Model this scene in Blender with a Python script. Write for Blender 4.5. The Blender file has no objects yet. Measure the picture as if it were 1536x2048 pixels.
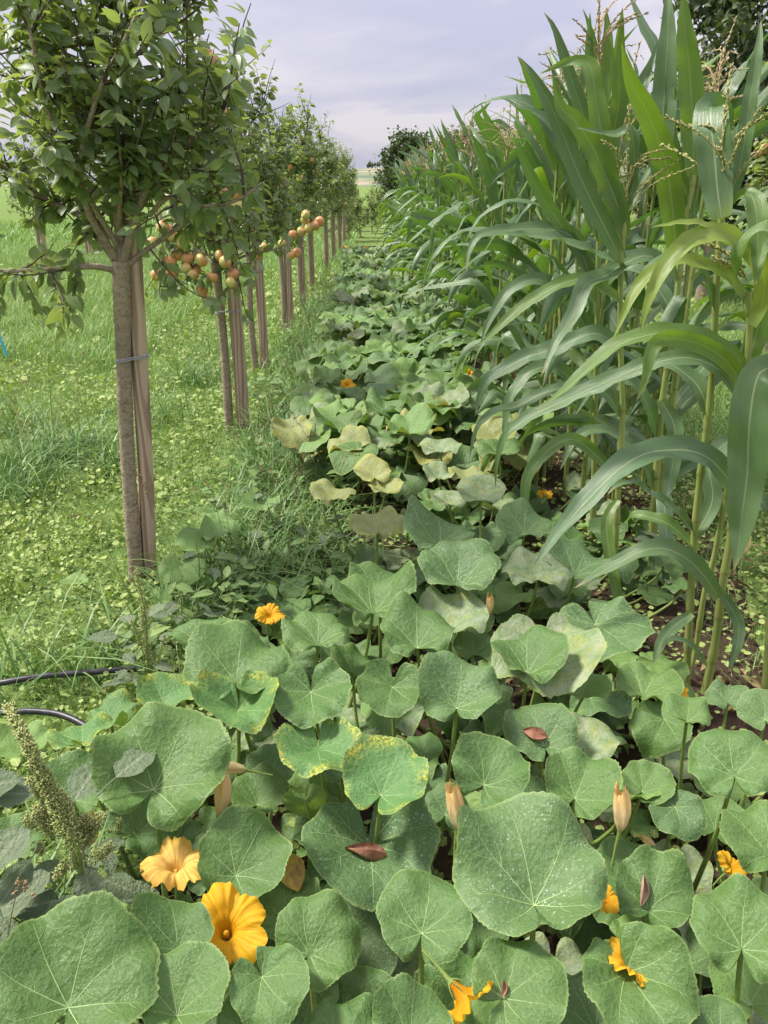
import bpy, math, random
import numpy as np
from mathutils import Matrix, Vector

# ------------------------------------------------------------------ camera, sky, sun, exposure
SC = bpy.context.scene
COL = SC.collection
PITCH, YAW, FPX, CAMZ = math.radians(23.0), math.radians(1.03), 1540.0, 1.6
cam_d = bpy.data.cameras.new('camera')
cam_d.sensor_fit = 'VERTICAL'; cam_d.sensor_height = 24.0; cam_d.lens = 24.0 * FPX / 2048.0
cam_d.clip_start = 0.05; cam_d.clip_end = 6000.0
cam = bpy.data.objects.new('camera', cam_d); COL.objects.link(cam)
cam.location = (0, 0, CAMZ)
cam.rotation_euler = (math.pi / 2 - PITCH, 0, -YAW)
SC.camera = cam

SUN_EL, SUN_AZ = math.radians(56.0), math.radians(286.0)   # azimuth clockwise from +Y
world = bpy.data.worlds.new('World'); SC.world = world; world.use_nodes = True
wn, wl = world.node_tree.nodes, world.node_tree.links
wn.clear()
w_out = wn.new('ShaderNodeOutputWorld'); w_bg = wn.new('ShaderNodeBackground')
w_bg.inputs['Strength'].default_value = 1.0
w_sky = wn.new('ShaderNodeTexSky'); w_sky.sky_type = 'NISHITA'; w_sky.sun_disc = False
w_sky.sun_elevation = SUN_EL; w_sky.sun_rotation = SUN_AZ
w_scale = wn.new('ShaderNodeVectorMath'); w_scale.operation = 'SCALE'; w_scale.inputs['Scale'].default_value = 0.09
wl.new(w_sky.outputs['Color'], w_scale.inputs[0])
w_tc = wn.new('ShaderNodeTexCoord'); w_sep = wn.new('ShaderNodeSeparateXYZ')
wl.new(w_tc.outputs['Generated'], w_sep.inputs[0])
w_abs = wn.new('ShaderNodeMath'); w_abs.operation = 'ABSOLUTE'; wl.new(w_sep.outputs['Z'], w_abs.inputs[0])
w_add = wn.new('ShaderNodeMath'); w_add.operation = 'ADD'; w_add.inputs[1].default_value = 0.16
wl.new(w_abs.outputs[0], w_add.inputs[0])
w_dx = wn.new('ShaderNodeMath'); w_dx.operation = 'DIVIDE'; wl.new(w_sep.outputs['X'], w_dx.inputs[0]); wl.new(w_add.outputs[0], w_dx.inputs[1])
w_dy = wn.new('ShaderNodeMath'); w_dy.operation = 'DIVIDE'; wl.new(w_sep.outputs['Y'], w_dy.inputs[0]); wl.new(w_add.outputs[0], w_dy.inputs[1])
w_cmb = wn.new('ShaderNodeCombineXYZ'); wl.new(w_dx.outputs[0], w_cmb.inputs[0]); wl.new(w_dy.outputs[0], w_cmb.inputs[1])
w_cmb.inputs[2].default_value = 2.35
w_n = wn.new('ShaderNodeTexNoise'); w_n.inputs['Scale'].default_value = 0.95; w_n.inputs['Detail'].default_value = 7.0
w_n.inputs['Roughness'].default_value = 0.52; w_n.inputs['Distortion'].default_value = 0.35
wl.new(w_cmb.outputs[0], w_n.inputs['Vector'])
w_r = wn.new('ShaderNodeValToRGB'); wl.new(w_n.outputs['Fac'], w_r.inputs[0])
w_r.color_ramp.elements[0].position = 0.41; w_r.color_ramp.elements[0].color = (0.335, 0.335, 0.43, 1)
w_r.color_ramp.elements[1].position = 0.60; w_r.color_ramp.elements[1].color = (0.475, 0.447, 0.484, 1)
e = w_r.color_ramp.elements.new(0.50); e.color = (0.39, 0.376, 0.452, 1)
w_mix = wn.new('ShaderNodeMix'); w_mix.data_type = 'RGBA'; w_mix.inputs['Factor'].default_value = 0.9
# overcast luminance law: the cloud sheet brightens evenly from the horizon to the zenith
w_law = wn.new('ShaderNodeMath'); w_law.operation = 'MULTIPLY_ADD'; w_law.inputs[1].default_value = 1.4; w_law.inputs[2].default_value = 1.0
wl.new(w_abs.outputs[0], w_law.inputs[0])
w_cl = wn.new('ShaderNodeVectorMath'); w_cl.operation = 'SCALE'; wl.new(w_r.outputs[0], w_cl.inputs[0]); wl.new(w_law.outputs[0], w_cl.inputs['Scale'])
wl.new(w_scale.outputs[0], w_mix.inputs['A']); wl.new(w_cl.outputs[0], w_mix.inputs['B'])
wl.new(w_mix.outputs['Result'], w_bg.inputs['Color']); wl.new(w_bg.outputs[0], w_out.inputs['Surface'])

sun_d = bpy.data.lights.new('sun', 'SUN'); sun_d.energy = 4.6; sun_d.angle = math.radians(10.0); sun_d.color = (1.0, 0.95, 0.86)
sun = bpy.data.objects.new('sun', sun_d); COL.objects.link(sun)
_sd = Vector((math.sin(SUN_AZ) * math.cos(SUN_EL), math.cos(SUN_AZ) * math.cos(SUN_EL), math.sin(SUN_EL)))
sun.rotation_euler = _sd.to_track_quat('Z', 'Y').to_euler(); sun.location = _sd * 40

SC.view_settings.view_transform = 'Standard'; SC.view_settings.look = 'None'
SC.view_settings.gamma = 1.0; SC.view_settings.use_curve_mapping = False
SC.view_settings.exposure = 0.6
SC.render.engine = 'CYCLES'
SC.cycles.use_denoising = True
SC.cycles.max_bounces = 5; SC.cycles.diffuse_bounces = 2; SC.cycles.transmission_bounces = 3; SC.cycles.use_adaptive_sampling = True; SC.cycles.adaptive_threshold = 0.02; SC.cycles.transparent_max_bounces = 4

# ------------------------------------------------------------------ picture geometry helpers (photo pixels 1536 x 2048)
CT, ST, CY, SY = math.cos(PITCH), math.sin(PITCH), math.cos(YAW), math.sin(YAW)
RIGHT = np.array([CY, -SY, 0.0]); FWD = np.array([SY * CT, CY * CT, -ST]); CUP = np.array([SY * ST, CY * ST, CT])
CAM = np.array([0, 0, CAMZ])

def ray(px, py):
    return FWD + (px - 768.0) / FPX * RIGHT + (1024.0 - py) / FPX * CUP

def PZ(px, py, z):
    d = ray(px, py); return CAM + d * ((z - CAMZ) / d[2])

def PY(px, py, y):
    d = ray(px, py); return CAM + d * (y / d[1])

def project(P):
    Q = np.asarray(P, float) - CAM
    dep = Q @ FWD
    return 768 + FPX * (Q @ RIGHT) / np.maximum(dep, 1e-3), 1024 - FPX * (Q @ CUP) / np.maximum(dep, 1e-3), dep

def seen(P, m=160):
    u, v, d = project(P)
    return (d > 0.3) & (u > -m) & (u < 1536 + m) & (v > -m) & (v < 2048 + m)

def nrm(v):
    v = np.asarray(v, float); return v / (np.linalg.norm(v, axis=-1, keepdims=True) + 1e-12)

# ------------------------------------------------------------------ mesh helpers
class MB:
    def __init__(s):
        s.v, s.f, s.uv, s.t, s.n = [], [], [], [], 0
    def add(s, V, F, mat=0, uv=None, tint=0.5):
        V = np.asarray(V, float); F = np.asarray(F, np.int64)
        s.v.append(V); s.f.append((F + s.n, mat)); s.n += len(V)
        s.uv.append(np.zeros((len(V), 2)) if uv is None else np.asarray(uv, float))
        s.t.append(np.full(len(V), tint, float) if np.isscalar(tint) else np.asarray(tint, float))
        return s
    def mesh(s, name, mats, smooth=True, M=None):
        V = np.concatenate(s.v); UV = np.concatenate(s.uv); T = np.concatenate(s.t)
        if M is not None:
            V = V @ M[:3, :3].T + M[:3, 3]
        me = bpy.data.meshes.new(name)
        lv = np.concatenate([f.ravel() for f, m in s.f])
        tot = np.concatenate([np.full(len(f), f.shape[1]) for f, m in s.f])
        mi = np.concatenate([np.full(len(f), m) for f, m in s.f])
        st = np.concatenate([[0], np.cumsum(tot)[:-1]])
        me.vertices.add(len(V)); me.loops.add(len(lv)); me.polygons.add(len(tot))
        me.vertices.foreach_set('co', V.astype(np.float32).ravel())
        me.loops.foreach_set('vertex_index', lv.astype(np.int32))
        me.polygons.foreach_set('loop_start', st.astype(np.int32))
        me.polygons.foreach_set('material_index', mi.astype(np.int32))
        me.polygons.foreach_set('use_smooth', np.full(len(tot), smooth, dtype=bool))
        u = me.uv_layers.new(name='UVMap'); u.data.foreach_set('uv', UV[lv].astype(np.float32).ravel())
        a = me.attributes.new('tint', 'FLOAT', 'POINT'); a.data.foreach_set('value', T.astype(np.float32))
        for m in (mats if isinstance(mats, (list, tuple)) else [mats]):
            me.materials.append(m)
        me.update(calc_edges=True)
        return me
    def obj(s, name, mats, parent=None, smooth=True, M=None):
        return link(name, s.mesh(name, mats, smooth, M), parent)

def link(name, data, parent=None, loc=None):
    o = bpy.data.objects.new(name, data); COL.objects.link(o)
    if parent is not None: o.parent = parent
    if loc is not None: o.location = tuple(loc)
    return o

def tag(o, label, cat, group=None):
    o['label'] = label; o['category'] = cat
    if group: o['group'] = group
    return o

def thing(name, loc, label, cat, group=None):
    return tag(link(name, None, None, loc), label, cat, group)

def local(o_parent_loc, V):
    return np.asarray(V, float) - np.asarray(o_parent_loc, float)

def grid_faces(nu, nv, closed=False):
    """nu rows x nv columns"""
    i = np.arange(nu - 1)[:, None]; j = np.arange(nv if closed else nv - 1)[None, :]
    j2 = (j + 1) % nv
    return np.stack([i * nv + j, i * nv + j2, (i + 1) * nv + j2, (i + 1) * nv + j], -1).reshape(-1, 4)

def crom(P, n):
    P = np.asarray(P, float)
    if len(P) < 3:
        t = np.linspace(0, 1, n)[:, None]; return P[0] * (1 - t) + P[-1] * t
    Q = np.vstack([2 * P[0] - P[1], P, 2 * P[-1] - P[-2]])
    seg = np.linalg.norm(np.diff(P, axis=0), axis=1); cum = np.concatenate([[0], np.cumsum(seg)]); cum /= cum[-1]
    t = np.linspace(0, 1, n); k = np.clip(np.searchsorted(cum, t, 'right') - 1, 0, len(P) - 2)
    u = ((t - cum[k]) / np.maximum(cum[k + 1] - cum[k], 1e-9))[:, None]
    a, b, c, d = Q[k], Q[k + 1], Q[k + 2], Q[k + 3]
    return 0.5 * (2 * b + (c - a) * u + (2 * a - 5 * b + 4 * c - d) * u ** 2 + (3 * b - a - 3 * c + d) * u ** 3)

def tangents(P):
    T = np.gradient(P, axis=0); return nrm(T)

def tube(P, r, k=6, cap=True):
    P = np.asarray(P, float); n = len(P); r = np.broadcast_to(np.asarray(r, float), (n,))
    T = tangents(P)
    a = np.array([0, 0, 1.0]) if abs(T[0][2]) < 0.9 else np.array([1.0, 0, 0])
    N = np.zeros_like(P); x = nrm(np.cross(T[0], a))
    for i in range(n):
        x = nrm(x - T[i] * (x @ T[i])); N[i] = x
    B = np.cross(T, N)
    th = np.arange(k) / k * 2 * np.pi
    V = P[:, None, :] + r[:, None, None] * (np.cos(th)[None, :, None] * N[:, None, :] + np.sin(th)[None, :, None] * B[:, None, :])
    uv = np.stack(np.broadcast_arrays((th / (2 * np.pi))[None, :], np.linspace(0, 1, n)[:, None]), -1).reshape(-1, 2)
    return V.reshape(-1, 3), grid_faces(n, k, True), uv

def add_tube(mb, P, r, k=6, mat=0, tint=0.5, caps=True):
    V, F, uv = tube(P, r, k); mb.add(V, F, mat, uv, tint)
    if caps:
        m = len(V)
        mb.add(V[-k:], np.arange(k)[None, :], mat, uv[-k:], tint)
        mb.add(V[:k], np.arange(k)[::-1][None, :], mat, uv[:k], tint)

def scatter(mb, TV, TF, pos, X, Y, Z, scale, mat=0, tint=None, TUV=None):
    """copies of a template (TV, TF) at pos with axes X, Y, Z"""
    N, m = len(pos), len(TV)
    scale = np.broadcast_to(np.asarray(scale, float), (N,))
    V = (TV[None, :, 0:1] * X[:, None, :] + TV[None, :, 1:2] * Y[:, None, :] + TV[None, :, 2:3] * Z[:, None, :]) * scale[:, None, None] + pos[:, None, :]
    F = (TF[None] + (np.arange(N) * m)[:, None, None]).reshape(-1, TF.shape[1])
    tint = np.full(N, 0.5) if tint is None else tint
    uv = None if TUV is None else np.tile(TUV, (N, 1))
    mb.add(V.reshape(-1, 3), F, mat, uv, np.repeat(tint, m))

def axes(rng, N, fwd, up, ju=0.5):
    """frames: Y along fwd, Z near up"""
    Y = nrm(fwd); U = nrm(np.asarray(up) + rng.normal(0, ju, (N, 3)))
    X = nrm(np.cross(Y, U)); Z = np.cross(X, Y)
    return X, Y, Z

def frame_to_np(x, y, z, p, s):
    M = np.eye(4); M[:3, 0] = np.asarray(x) * s; M[:3, 1] = np.asarray(y) * s; M[:3, 2] = np.asarray(z) * s; M[:3, 3] = p
    return M

# ------------------------------------------------------------------ materials
class NT:
    def __init__(s, name):
        s.m = bpy.data.materials.new(name); s.m.use_nodes = True
        s.n, s.l = s.m.node_tree.nodes, s.m.node_tree.links
        s.n.clear(); s.out = s.n.new('ShaderNodeOutputMaterial')
    def node(s, t, **kw):
        x = s.n.new(t)
        for k, v in kw.items():
            if k in x.inputs: x.inputs[k].default_value = v
            else: setattr(x, k, v)
        return x
    def val(s, sock, v):
        if hasattr(v, 'is_linked') or isinstance(v, bpy.types.NodeSocket): s.l.new(v, sock)
        elif isinstance(v, (tuple, list)) and len(v) == 3 and sock.type == 'RGBA': sock.default_value = (*v, 1)
        else: sock.default_value = v
    def mix(s, f, a, b, blend='MIX'):
        x = s.n.new('ShaderNodeMix'); x.data_type = 'RGBA'; x.blend_type = blend
        s.val(x.inputs['Factor'], f); s.val(x.inputs['A'], a); s.val(x.inputs['B'], b); return x.outputs['Result']
    def math(s, op, a, b=0.0, c=None):
        x = s.n.new('ShaderNodeMath'); x.operation = op
        s.val(x.inputs[0], a); s.val(x.inputs[1], b)
        if c is not None: s.val(x.inputs[2], c)
        return x.outputs[0]
    def ramp(s, f, stops):
        x = s.n.new('ShaderNodeValToRGB'); s.l.new(f, x.inputs[0]); el = x.color_ramp.elements
        while len(el) < len(stops): el.new(0.5)
        for q, (p, c) in zip(el, stops):
            q.position = p; q.color = (*c, 1) if isinstance(c, (tuple, list)) else (c, c, c, 1)
        return x.outputs[0]
    def noise(s, scale, detail=4, vec=None, rough=0.5, out='Fac', dist=0.0):
        x = s.node('ShaderNodeTexNoise', Scale=scale, Detail=detail, Roughness=rough, Distortion=dist)
        if vec is not None: s.l.new(vec, x.inputs['Vector'])
        return x.outputs[out]
    def voronoi(s, scale, vec=None, feature='F1', rnd=1.0):
        x = s.node('ShaderNodeTexVoronoi', Scale=scale, Randomness=rnd); x.feature = feature
        if vec is not None: s.l.new(vec, x.inputs['Vector'])
        return x.outputs['Distance']
    def mapping(s, vec, scale=(1, 1, 1), loc=None):
        x = s.n.new('ShaderNodeMapping'); s.l.new(vec, x.inputs['Vector']); x.inputs['Scale'].default_value = scale
        if loc is not None: s.val(x.inputs['Location'], loc)
        return x.outputs[0]
    def uv(s): return s.node('ShaderNodeTexCoord').outputs['UV']
    def objc(s): return s.node('ShaderNodeTexCoord').outputs['Object']
    def rand(s): return s.node('ShaderNodeObjectInfo').outputs['Random']
    def attr(s, n='tint'):
        x = s.n.new('ShaderNodeAttribute'); x.attribute_name = n; return x.outputs['Fac']
    def uvshift(s):
        """uv moved by a per-object random offset so that copies differ"""
        r = s.rand(); c = s.n.new('ShaderNodeCombineXYZ')
        s.l.new(s.math('MULTIPLY', r, 37.0), c.inputs[0]); s.l.new(s.math('MULTIPLY', r, 91.0), c.inputs[1])
        a = s.n.new('ShaderNodeVectorMath'); s.l.new(s.uv(), a.inputs[0]); s.l.new(c.outputs[0], a.inputs[1])
        return a.outputs[0]
    def bump(s, h, strength=0.3, dist=0.01):
        x = s.node('ShaderNodeBump', Strength=strength, Distance=dist); s.l.new(h, x.inputs['Height']); return x.outputs[0]
    def finish(s, color, rough=0.6, spec=0.4, normal=None, trans=None, tcol=None):
        p = s.n.new('ShaderNodeBsdfPrincipled')
        s.val(p.inputs['Base Color'], color); s.val(p.inputs['Roughness'], rough); s.val(p.inputs['Specular IOR Level'], spec)
        if normal is not None: s.l.new(normal, p.inputs['Normal'])
        sh = p.outputs[0]
        if trans:
            t = s.n.new('ShaderNodeBsdfTranslucent'); s.val(t.inputs['Color'], tcol)
            if normal is not None: s.l.new(normal, t.inputs['Normal'])
            ms = s.n.new('ShaderNodeMixShader'); s.val(ms.inputs[0], trans)
            s.l.new(sh, ms.inputs[1]); s.l.new(t.outputs[0], ms.inputs[2]); sh = ms.outputs[0]
        s.l.new(sh, s.out.inputs['Surface']); return s.m

def mat_pumpkin(name, c1, c2, spots=0.0, yellow=0.0, mildew=0.0, tcol=(0.20, 0.36, 0.04)):
    t = NT(name); v = t.uvshift()
    n1 = t.noise(2.2, 3, v); n2 = t.noise(9.0, 3, v)
    col = t.mix(n1, c1, c2)
    col = t.mix(t.math('MULTIPLY', t.rand(), 0.30), col, (c2[0] * 1.35, c2[1] * 1.12, c2[2] * 0.8))
    r2 = t.math('FRACT', t.math('MULTIPLY', t.rand(), 7.31)); col = t.mix(t.math('MULTIPLY', r2, 0.45), col, (c1[0] * 0.62, c1[1] * 0.68, c1[2] * 0.66))
    wv = t.noise(5.0, 2, v, out='Color')
    va = t.n.new('ShaderNodeVectorMath'); va.operation = 'MULTIPLY_ADD'
    t.l.new(wv, va.inputs[0]); va.inputs[1].default_value = (0.14, 0.14, 0.14); t.l.new(v, va.inputs[2])
    ret = t.voronoi(6.5, va.outputs[0], 'DISTANCE_TO_EDGE'); ret2 = t.voronoi(17.0, va.outputs[0], 'DISTANCE_TO_EDGE')
    line = t.ramp(ret, [(0.0, 1.0), (0.055, 0.0)])
    line2 = t.ramp(ret2, [(0.0, 1.0), (0.10, 0.0)])
    col = t.mix(t.math('MULTIPLY', line, 0.20), col, (c2[0] * 1.9, c2[1] * 1.45, c2[2] * 1.7))
    col = t.mix(t.math('MULTIPLY', line2, 0.16), col, (c1[0] * 0.55, c1[1] * 0.6, c1[2] * 0.5))
    if mildew:
        mk = t.ramp(t.noise(3.4, 6, v, 0.65), [(0.36, 0.0), (0.66, 1.0)])
        col = t.mix(t.math('MULTIPLY', mk, mildew), col, (0.34, 0.37, 0.24))
        my = t.ramp(t.noise(2.3, 4, v, 0.6, dist=0.8), [(0.5, 0.0), (0.7, 1.0)])
        col = t.mix(t.math('MULTIPLY', my, mildew * 0.7), col, (0.30, 0.31, 0.06))
    if spots:
        sv = t.voronoi(15.0, v); sp = t.ramp(sv, [(0.10, 1.0), (0.22, 0.0)])
        big = t.ramp(t.noise(1.9, 2, v), [(0.42, 0.0), (0.62, 1.0)])
        s2 = t.ramp(t.noise(26.0, 3, v, 0.7), [(0.60, 0.0), (0.70, 1.0)])
        k = t.math('MULTIPLY', t.math('MAXIMUM', t.math('MULTIPLY', sp, 0.8), s2), t.math('ADD', big, 0.25))
        col = t.mix(t.math('MULTIPLY', k, spots), col, (0.48, 0.53, 0.45))
    if yellow:
        ed = t.attr('tint')
        ys = t.ramp(t.noise(15.0, 4, v, 0.65), [(0.46, 0.0), (0.54, 1.0)])
        em = t.math('MULTIPLY', t.ramp(ed, [(0.70, 0.0), (0.97, 1.0)]), t.ramp(t.noise(1.9, 3, v), [(0.44, 0.0), (0.60, 1.0)]))
        y1 = t.math('MULTIPLY', ys, em); y2 = t.ramp(ed, [(0.975, 0.0), (1.0, 0.35)])
        col = t.mix(t.math('MULTIPLY', t.math('MAXIMUM', y1, y2), yellow), col, (0.62, 0.55, 0.05))
    rim = t.ramp(t.attr('tint'), [(0.955, 0.0), (1.0, 0.65)])
    col = t.mix(rim, col, (0.27, 0.36, 0.12))
    h = t.math('ADD', t.math('MULTIPLY', ret, 1.0), t.math('MULTIPLY', n2, 0.6))
    h = t.math('ADD', h, t.math('MULTIPLY', ret2, 0.5))
    return t.finish(col, 0.52, 0.35, t.bump(h, 0.26, 0.02), 0.20, tcol)

PK = {
    'g': mat_pumpkin('pumpkin leaf green', (0.074, 0.152, 0.042), (0.116, 0.210, 0.060), spots=0.16),
    's': mat_pumpkin('pumpkin leaf spotted', (0.084, 0.165, 0.058), (0.118, 0.205, 0.074), spots=0.85),
    'y': mat_pumpkin('pumpkin leaf yellow rim', (0.090, 0.205, 0.062), (0.125, 0.25, 0.08), yellow=0.9),
    'm': mat_pumpkin('pumpkin leaf mildewed', (0.11, 0.20, 0.085), (0.15, 0.245, 0.10), spots=0.6, mildew=0.8, tcol=(0.28, 0.36, 0.06)),
    'p': mat_pumpkin('pumpkin leaf pale', (0.135, 0.255, 0.07), (0.18, 0.30, 0.085), tcol=(0.34, 0.48, 0.06)),
    'x': mat_pumpkin('pumpkin leaf yellowed', (0.17, 0.235, 0.06), (0.30, 0.32, 0.075), spots=0.3, mildew=0.5, yellow=0.6, tcol=(0.5, 0.45, 0.05)),
}

def mat_simple(name, c1, c2, scale=8.0, rough=0.6, spec=0.3, trans=0.0, tcol=None, bump=0.2, stretch=None, attr=False, dist=0.01, detail=4):
    t = NT(name); v = t.objc()
    if stretch: v = t.mapping(v, stretch)
    n = t.noise(scale, detail, v)
    f = t.ramp(n, [(0.3, 0.0), (0.7, 1.0)])
    col = t.mix(f, c1, c2)
    if attr:
        col = t.mix(t.attr(), col, (c2[0] * 1.5, c2[1] * 1.3, c2[2] * 1.2))
    return t.finish(col, rough, spec, t.bump(n, bump, dist) if bump else None, trans, tcol or c2)

M_VEIN = mat_simple('leaf vein', (0.25, 0.36, 0.14), (0.31, 0.42, 0.17), 20, 0.6, bump=0)
M_PETIOLE = mat_simple('petiole', (0.16, 0.24, 0.05), (0.25, 0.33, 0.08), 12, 0.5, 0.4, 0.12, (0.3, 0.4, 0.08))
M_VINE = mat_simple('vine', (0.15, 0.2, 0.06), (0.24, 0.27, 0.09), 12, 0.55)

def mat_leaf(name, dark, mid, light, rough=0.5, spec=0.4, trans=0.25, tcol=(0.2, 0.36, 0.04), nscale=40.0, under=None, nb=0.15):
    """small leaves joined in one mesh, tint attribute picks the tone; uv.x across with a pale midrib"""
    t = NT(name); a = t.attr()
    col = t.ramp(a, [(0.0, dark), (0.5, mid), (1.0, light)])
    n = t.noise(nscale, 3, t.objc()); col = t.mix(t.math('MULTIPLY', n, 0.45), col, (dark[0] * 0.6, dark[1] * 0.6, dark[2] * 0.6))
    sx = t.n.new('ShaderNodeSeparateXYZ'); t.l.new(t.uv(), sx.inputs[0])
    rib = t.ramp(t.math('ABSOLUTE', t.math('SUBTRACT', sx.outputs[0], 0.5)), [(0.015, 0.5), (0.06, 0.0)])
    col = t.mix(rib, col, (light[0] * 1.4, light[1] * 1.2, light[2] * 1.4))
    if under:
        g = t.n.new('ShaderNodeNewGeometry'); col = t.mix(g.outputs['Backfacing'], col, under)
    return t.finish(col, rough, spec, t.bump(n, nb, 0.004 if nb < 0.5 else 0.02), trans, tcol)

M_APPLELEAF = mat_leaf('apple leaf', (0.105, 0.165, 0.075), (0.17, 0.24, 0.105), (0.27, 0.34, 0.135), 0.42, 0.5, 0.36, (0.42, 0.54, 0.09), under=(0.17, 0.23, 0.12))
M_DARKLEAF = mat_leaf('dark tree leaf', (0.040, 0.066, 0.026), (0.066, 0.100, 0.040), (0.105, 0.145, 0.055), 0.5, 0.4, 0.2, (0.13, 0.19, 0.035))
M_COVER = mat_leaf('ground cover leaf', (0.20, 0.29, 0.07), (0.35, 0.45, 0.13), (0.50, 0.58, 0.23), 0.6, 0.25, 0.25, (0.3, 0.45, 0.06))
M_GRASS = mat_leaf('grass blade', (0.11, 0.22, 0.055), (0.23, 0.38, 0.10), (0.40, 0.52, 0.21), 0.55, 0.3, 0.25, (0.25, 0.42, 0.06))
M_WEEDGRASS = mat_leaf('weed grass blade', (0.10, 0.20, 0.055), (0.18, 0.31, 0.09), (0.31, 0.42, 0.16), 0.45, 0.4, 0.22, (0.15, 0.3, 0.04))
M_WEEDLEAF = mat_leaf('weed leaf', (0.08, 0.16, 0.05), (0.15, 0.25, 0.075), (0.26, 0.36, 0.11), 0.55, 0.3, 0.25, (0.2, 0.34, 0.05))
M_AMLEAF = mat_leaf('pigweed leaf', (0.11, 0.16, 0.085), (0.15, 0.20, 0.11), (0.21, 0.26, 0.15), 0.6, 0.3, 0.18, (0.12, 0.2, 0.05), nscale=12, nb=0.51)
M_SEED = mat_leaf('seed head', (0.24, 0.30, 0.08), (0.38, 0.44, 0.15), (0.52, 0.53, 0.26), 0.8, 0.1, 0.12, (0.4, 0.4, 0.1))
M_STRAW = mat_leaf('dry stems', (0.16, 0.11, 0.05), (0.30, 0.22, 0.11), (0.42, 0.34, 0.19), 0.8, 0.1, 0.1, (0.4, 0.3, 0.1))

def mat_corn(name, c1, c2, tcol, trans=0.3):
    t = NT(name); uv = t.uv(); sx = t.n.new('ShaderNodeSeparateXYZ'); t.l.new(uv, sx.inputs[0])
    v = t.uvshift()
    st = t.noise(1.0, 3, t.mapping(v, (55.0, 1.6, 1.0)), 0.6)
    big = t.noise(1.0, 3, t.mapping(v, (1.5, 5.0, 1.0)))
    col = t.mix(t.ramp(st, [(0.32, 0.0), (0.68, 1.0)]), c1, c2)
    col = t.mix(t.math('MULTIPLY', big, 0.45), col, (c2[0] * 1.15, c2[1] * 1.1, c2[2] * 1.0))
    col = t.mix(t.math('MULTIPLY', t.rand(), 0.35), col, (c2[0] * 1.35, c2[1] * 1.2, c2[2] * 0.75))
    rib = t.ramp(t.math('ABSOLUTE', t.math('SUBTRACT', sx.outputs[0], 0.5)), [(0.012, 1.0), (0.034, 0.0)])
    fade = t.ramp(sx.outputs[1], [(0.0, 1.0), (0.9, 0.35), (1.0, 0.0)])
    col = t.mix(t.math('MULTIPLY', rib, fade), col, (0.36, 0.42, 0.22))
    base = t.ramp(sx.outputs[1], [(0.0, 0.8), (0.10, 0.0)])
    col = t.mix(base, col, (0.22, 0.30, 0.08))
    tip = t.math('MULTIPLY', t.ramp(sx.outputs[1], [(0.93, 0.0), (1.0, 0.8)]), t.ramp(t.rand(), [(0.45, 0.0), (0.6, 1.0)]))
    col = t.mix(tip, col, (0.36, 0.28, 0.13))
    dots = t.ramp(t.voronoi(1.0, t.mapping(v, (7.0, 26.0, 1.0))), [(0.03, 1.0), (0.07, 0.0)])
    col = t.mix(t.math('MULTIPLY', dots, 0.5), col, (0.40, 0.44, 0.28))
    return t.finish(col, t.math('ADD', t.math('MULTIPLY', big, 0.25), 0.22), 0.55, t.bump(t.math('ADD', st, big), 0.32, 0.006), trans, tcol)

M_CORN = mat_corn('maize leaf', (0.068, 0.132, 0.062), (0.108, 0.182, 0.086), (0.16, 0.33, 0.03), 0.24)
M_CORNY = mat_corn('maize leaf yellow green', (0.15, 0.23, 0.04), (0.24, 0.32, 0.06), (0.42, 0.55, 0.05), 0.35)
M_CORNG = mat_corn('maize leaf bright', (0.085, 0.165, 0.045), (0.125, 0.212, 0.058), (0.25, 0.43, 0.02), 0.34)
M_STALK = mat_simple('maize stalk', (0.20, 0.27, 0.07), (0.34, 0.37, 0.11), 14, 0.45, 0.4, 0.06, (0.4, 0.45, 0.1), 0.15, (3, 3, 0.35))
M_NODE = mat_simple('maize node', (0.20, 0.22, 0.06), (0.27, 0.26, 0.08), 30, 0.5)
M_TASSEL = mat_leaf('tassel', (0.42, 0.35, 0.17), (0.58, 0.47, 0.26), (0.66, 0.50, 0.34), 0.8, 0.1, 0.15, (0.5, 0.4, 0.15))
M_TASSELG = mat_leaf('fresh tassel', (0.32, 0.34, 0.12), (0.50, 0.47, 0.20), (0.60, 0.52, 0.28), 0.8, 0.1, 0.15, (0.5, 0.5, 0.15))

def mat_wood():
    t = NT('post wood'); oc = t.objc()
    w = t.noise(1.0, 5, t.mapping(oc, (26, 26, 2.2)), 0.6, dist=1.5)
    kn = t.node('ShaderNodeTexWave', Scale=3.2, Distortion=11.0, Detail=2.0); kn.wave_type = 'BANDS'; kn.bands_direction = 'X'
    t.l.new(t.mapping(oc, (3.2, 3.2, 0.30)), kn.inputs['Vector'])
    k = t.ramp(kn.outputs['Fac'], [(0.25, 0.0), (0.6, 1.0)])
    col = t.mix(k, (0.33, 0.215, 0.14), (0.60, 0.45, 0.32))
    col = t.mix(t.ramp(w, [(0.40, 0.0), (0.62, 0.45)]), col, (0.42, 0.325, 0.255))
    big = t.noise(3.0, 2, oc); col = t.mix(t.math('MULTIPLY', big, 0.3), col, (0.30, 0.25, 0.215))
    return t.finish(col, 0.85, 0.15, t.bump(t.math('ADD', w, kn.outputs['Fac']), 0.6, 0.006))
M_POST = mat_wood()

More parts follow.
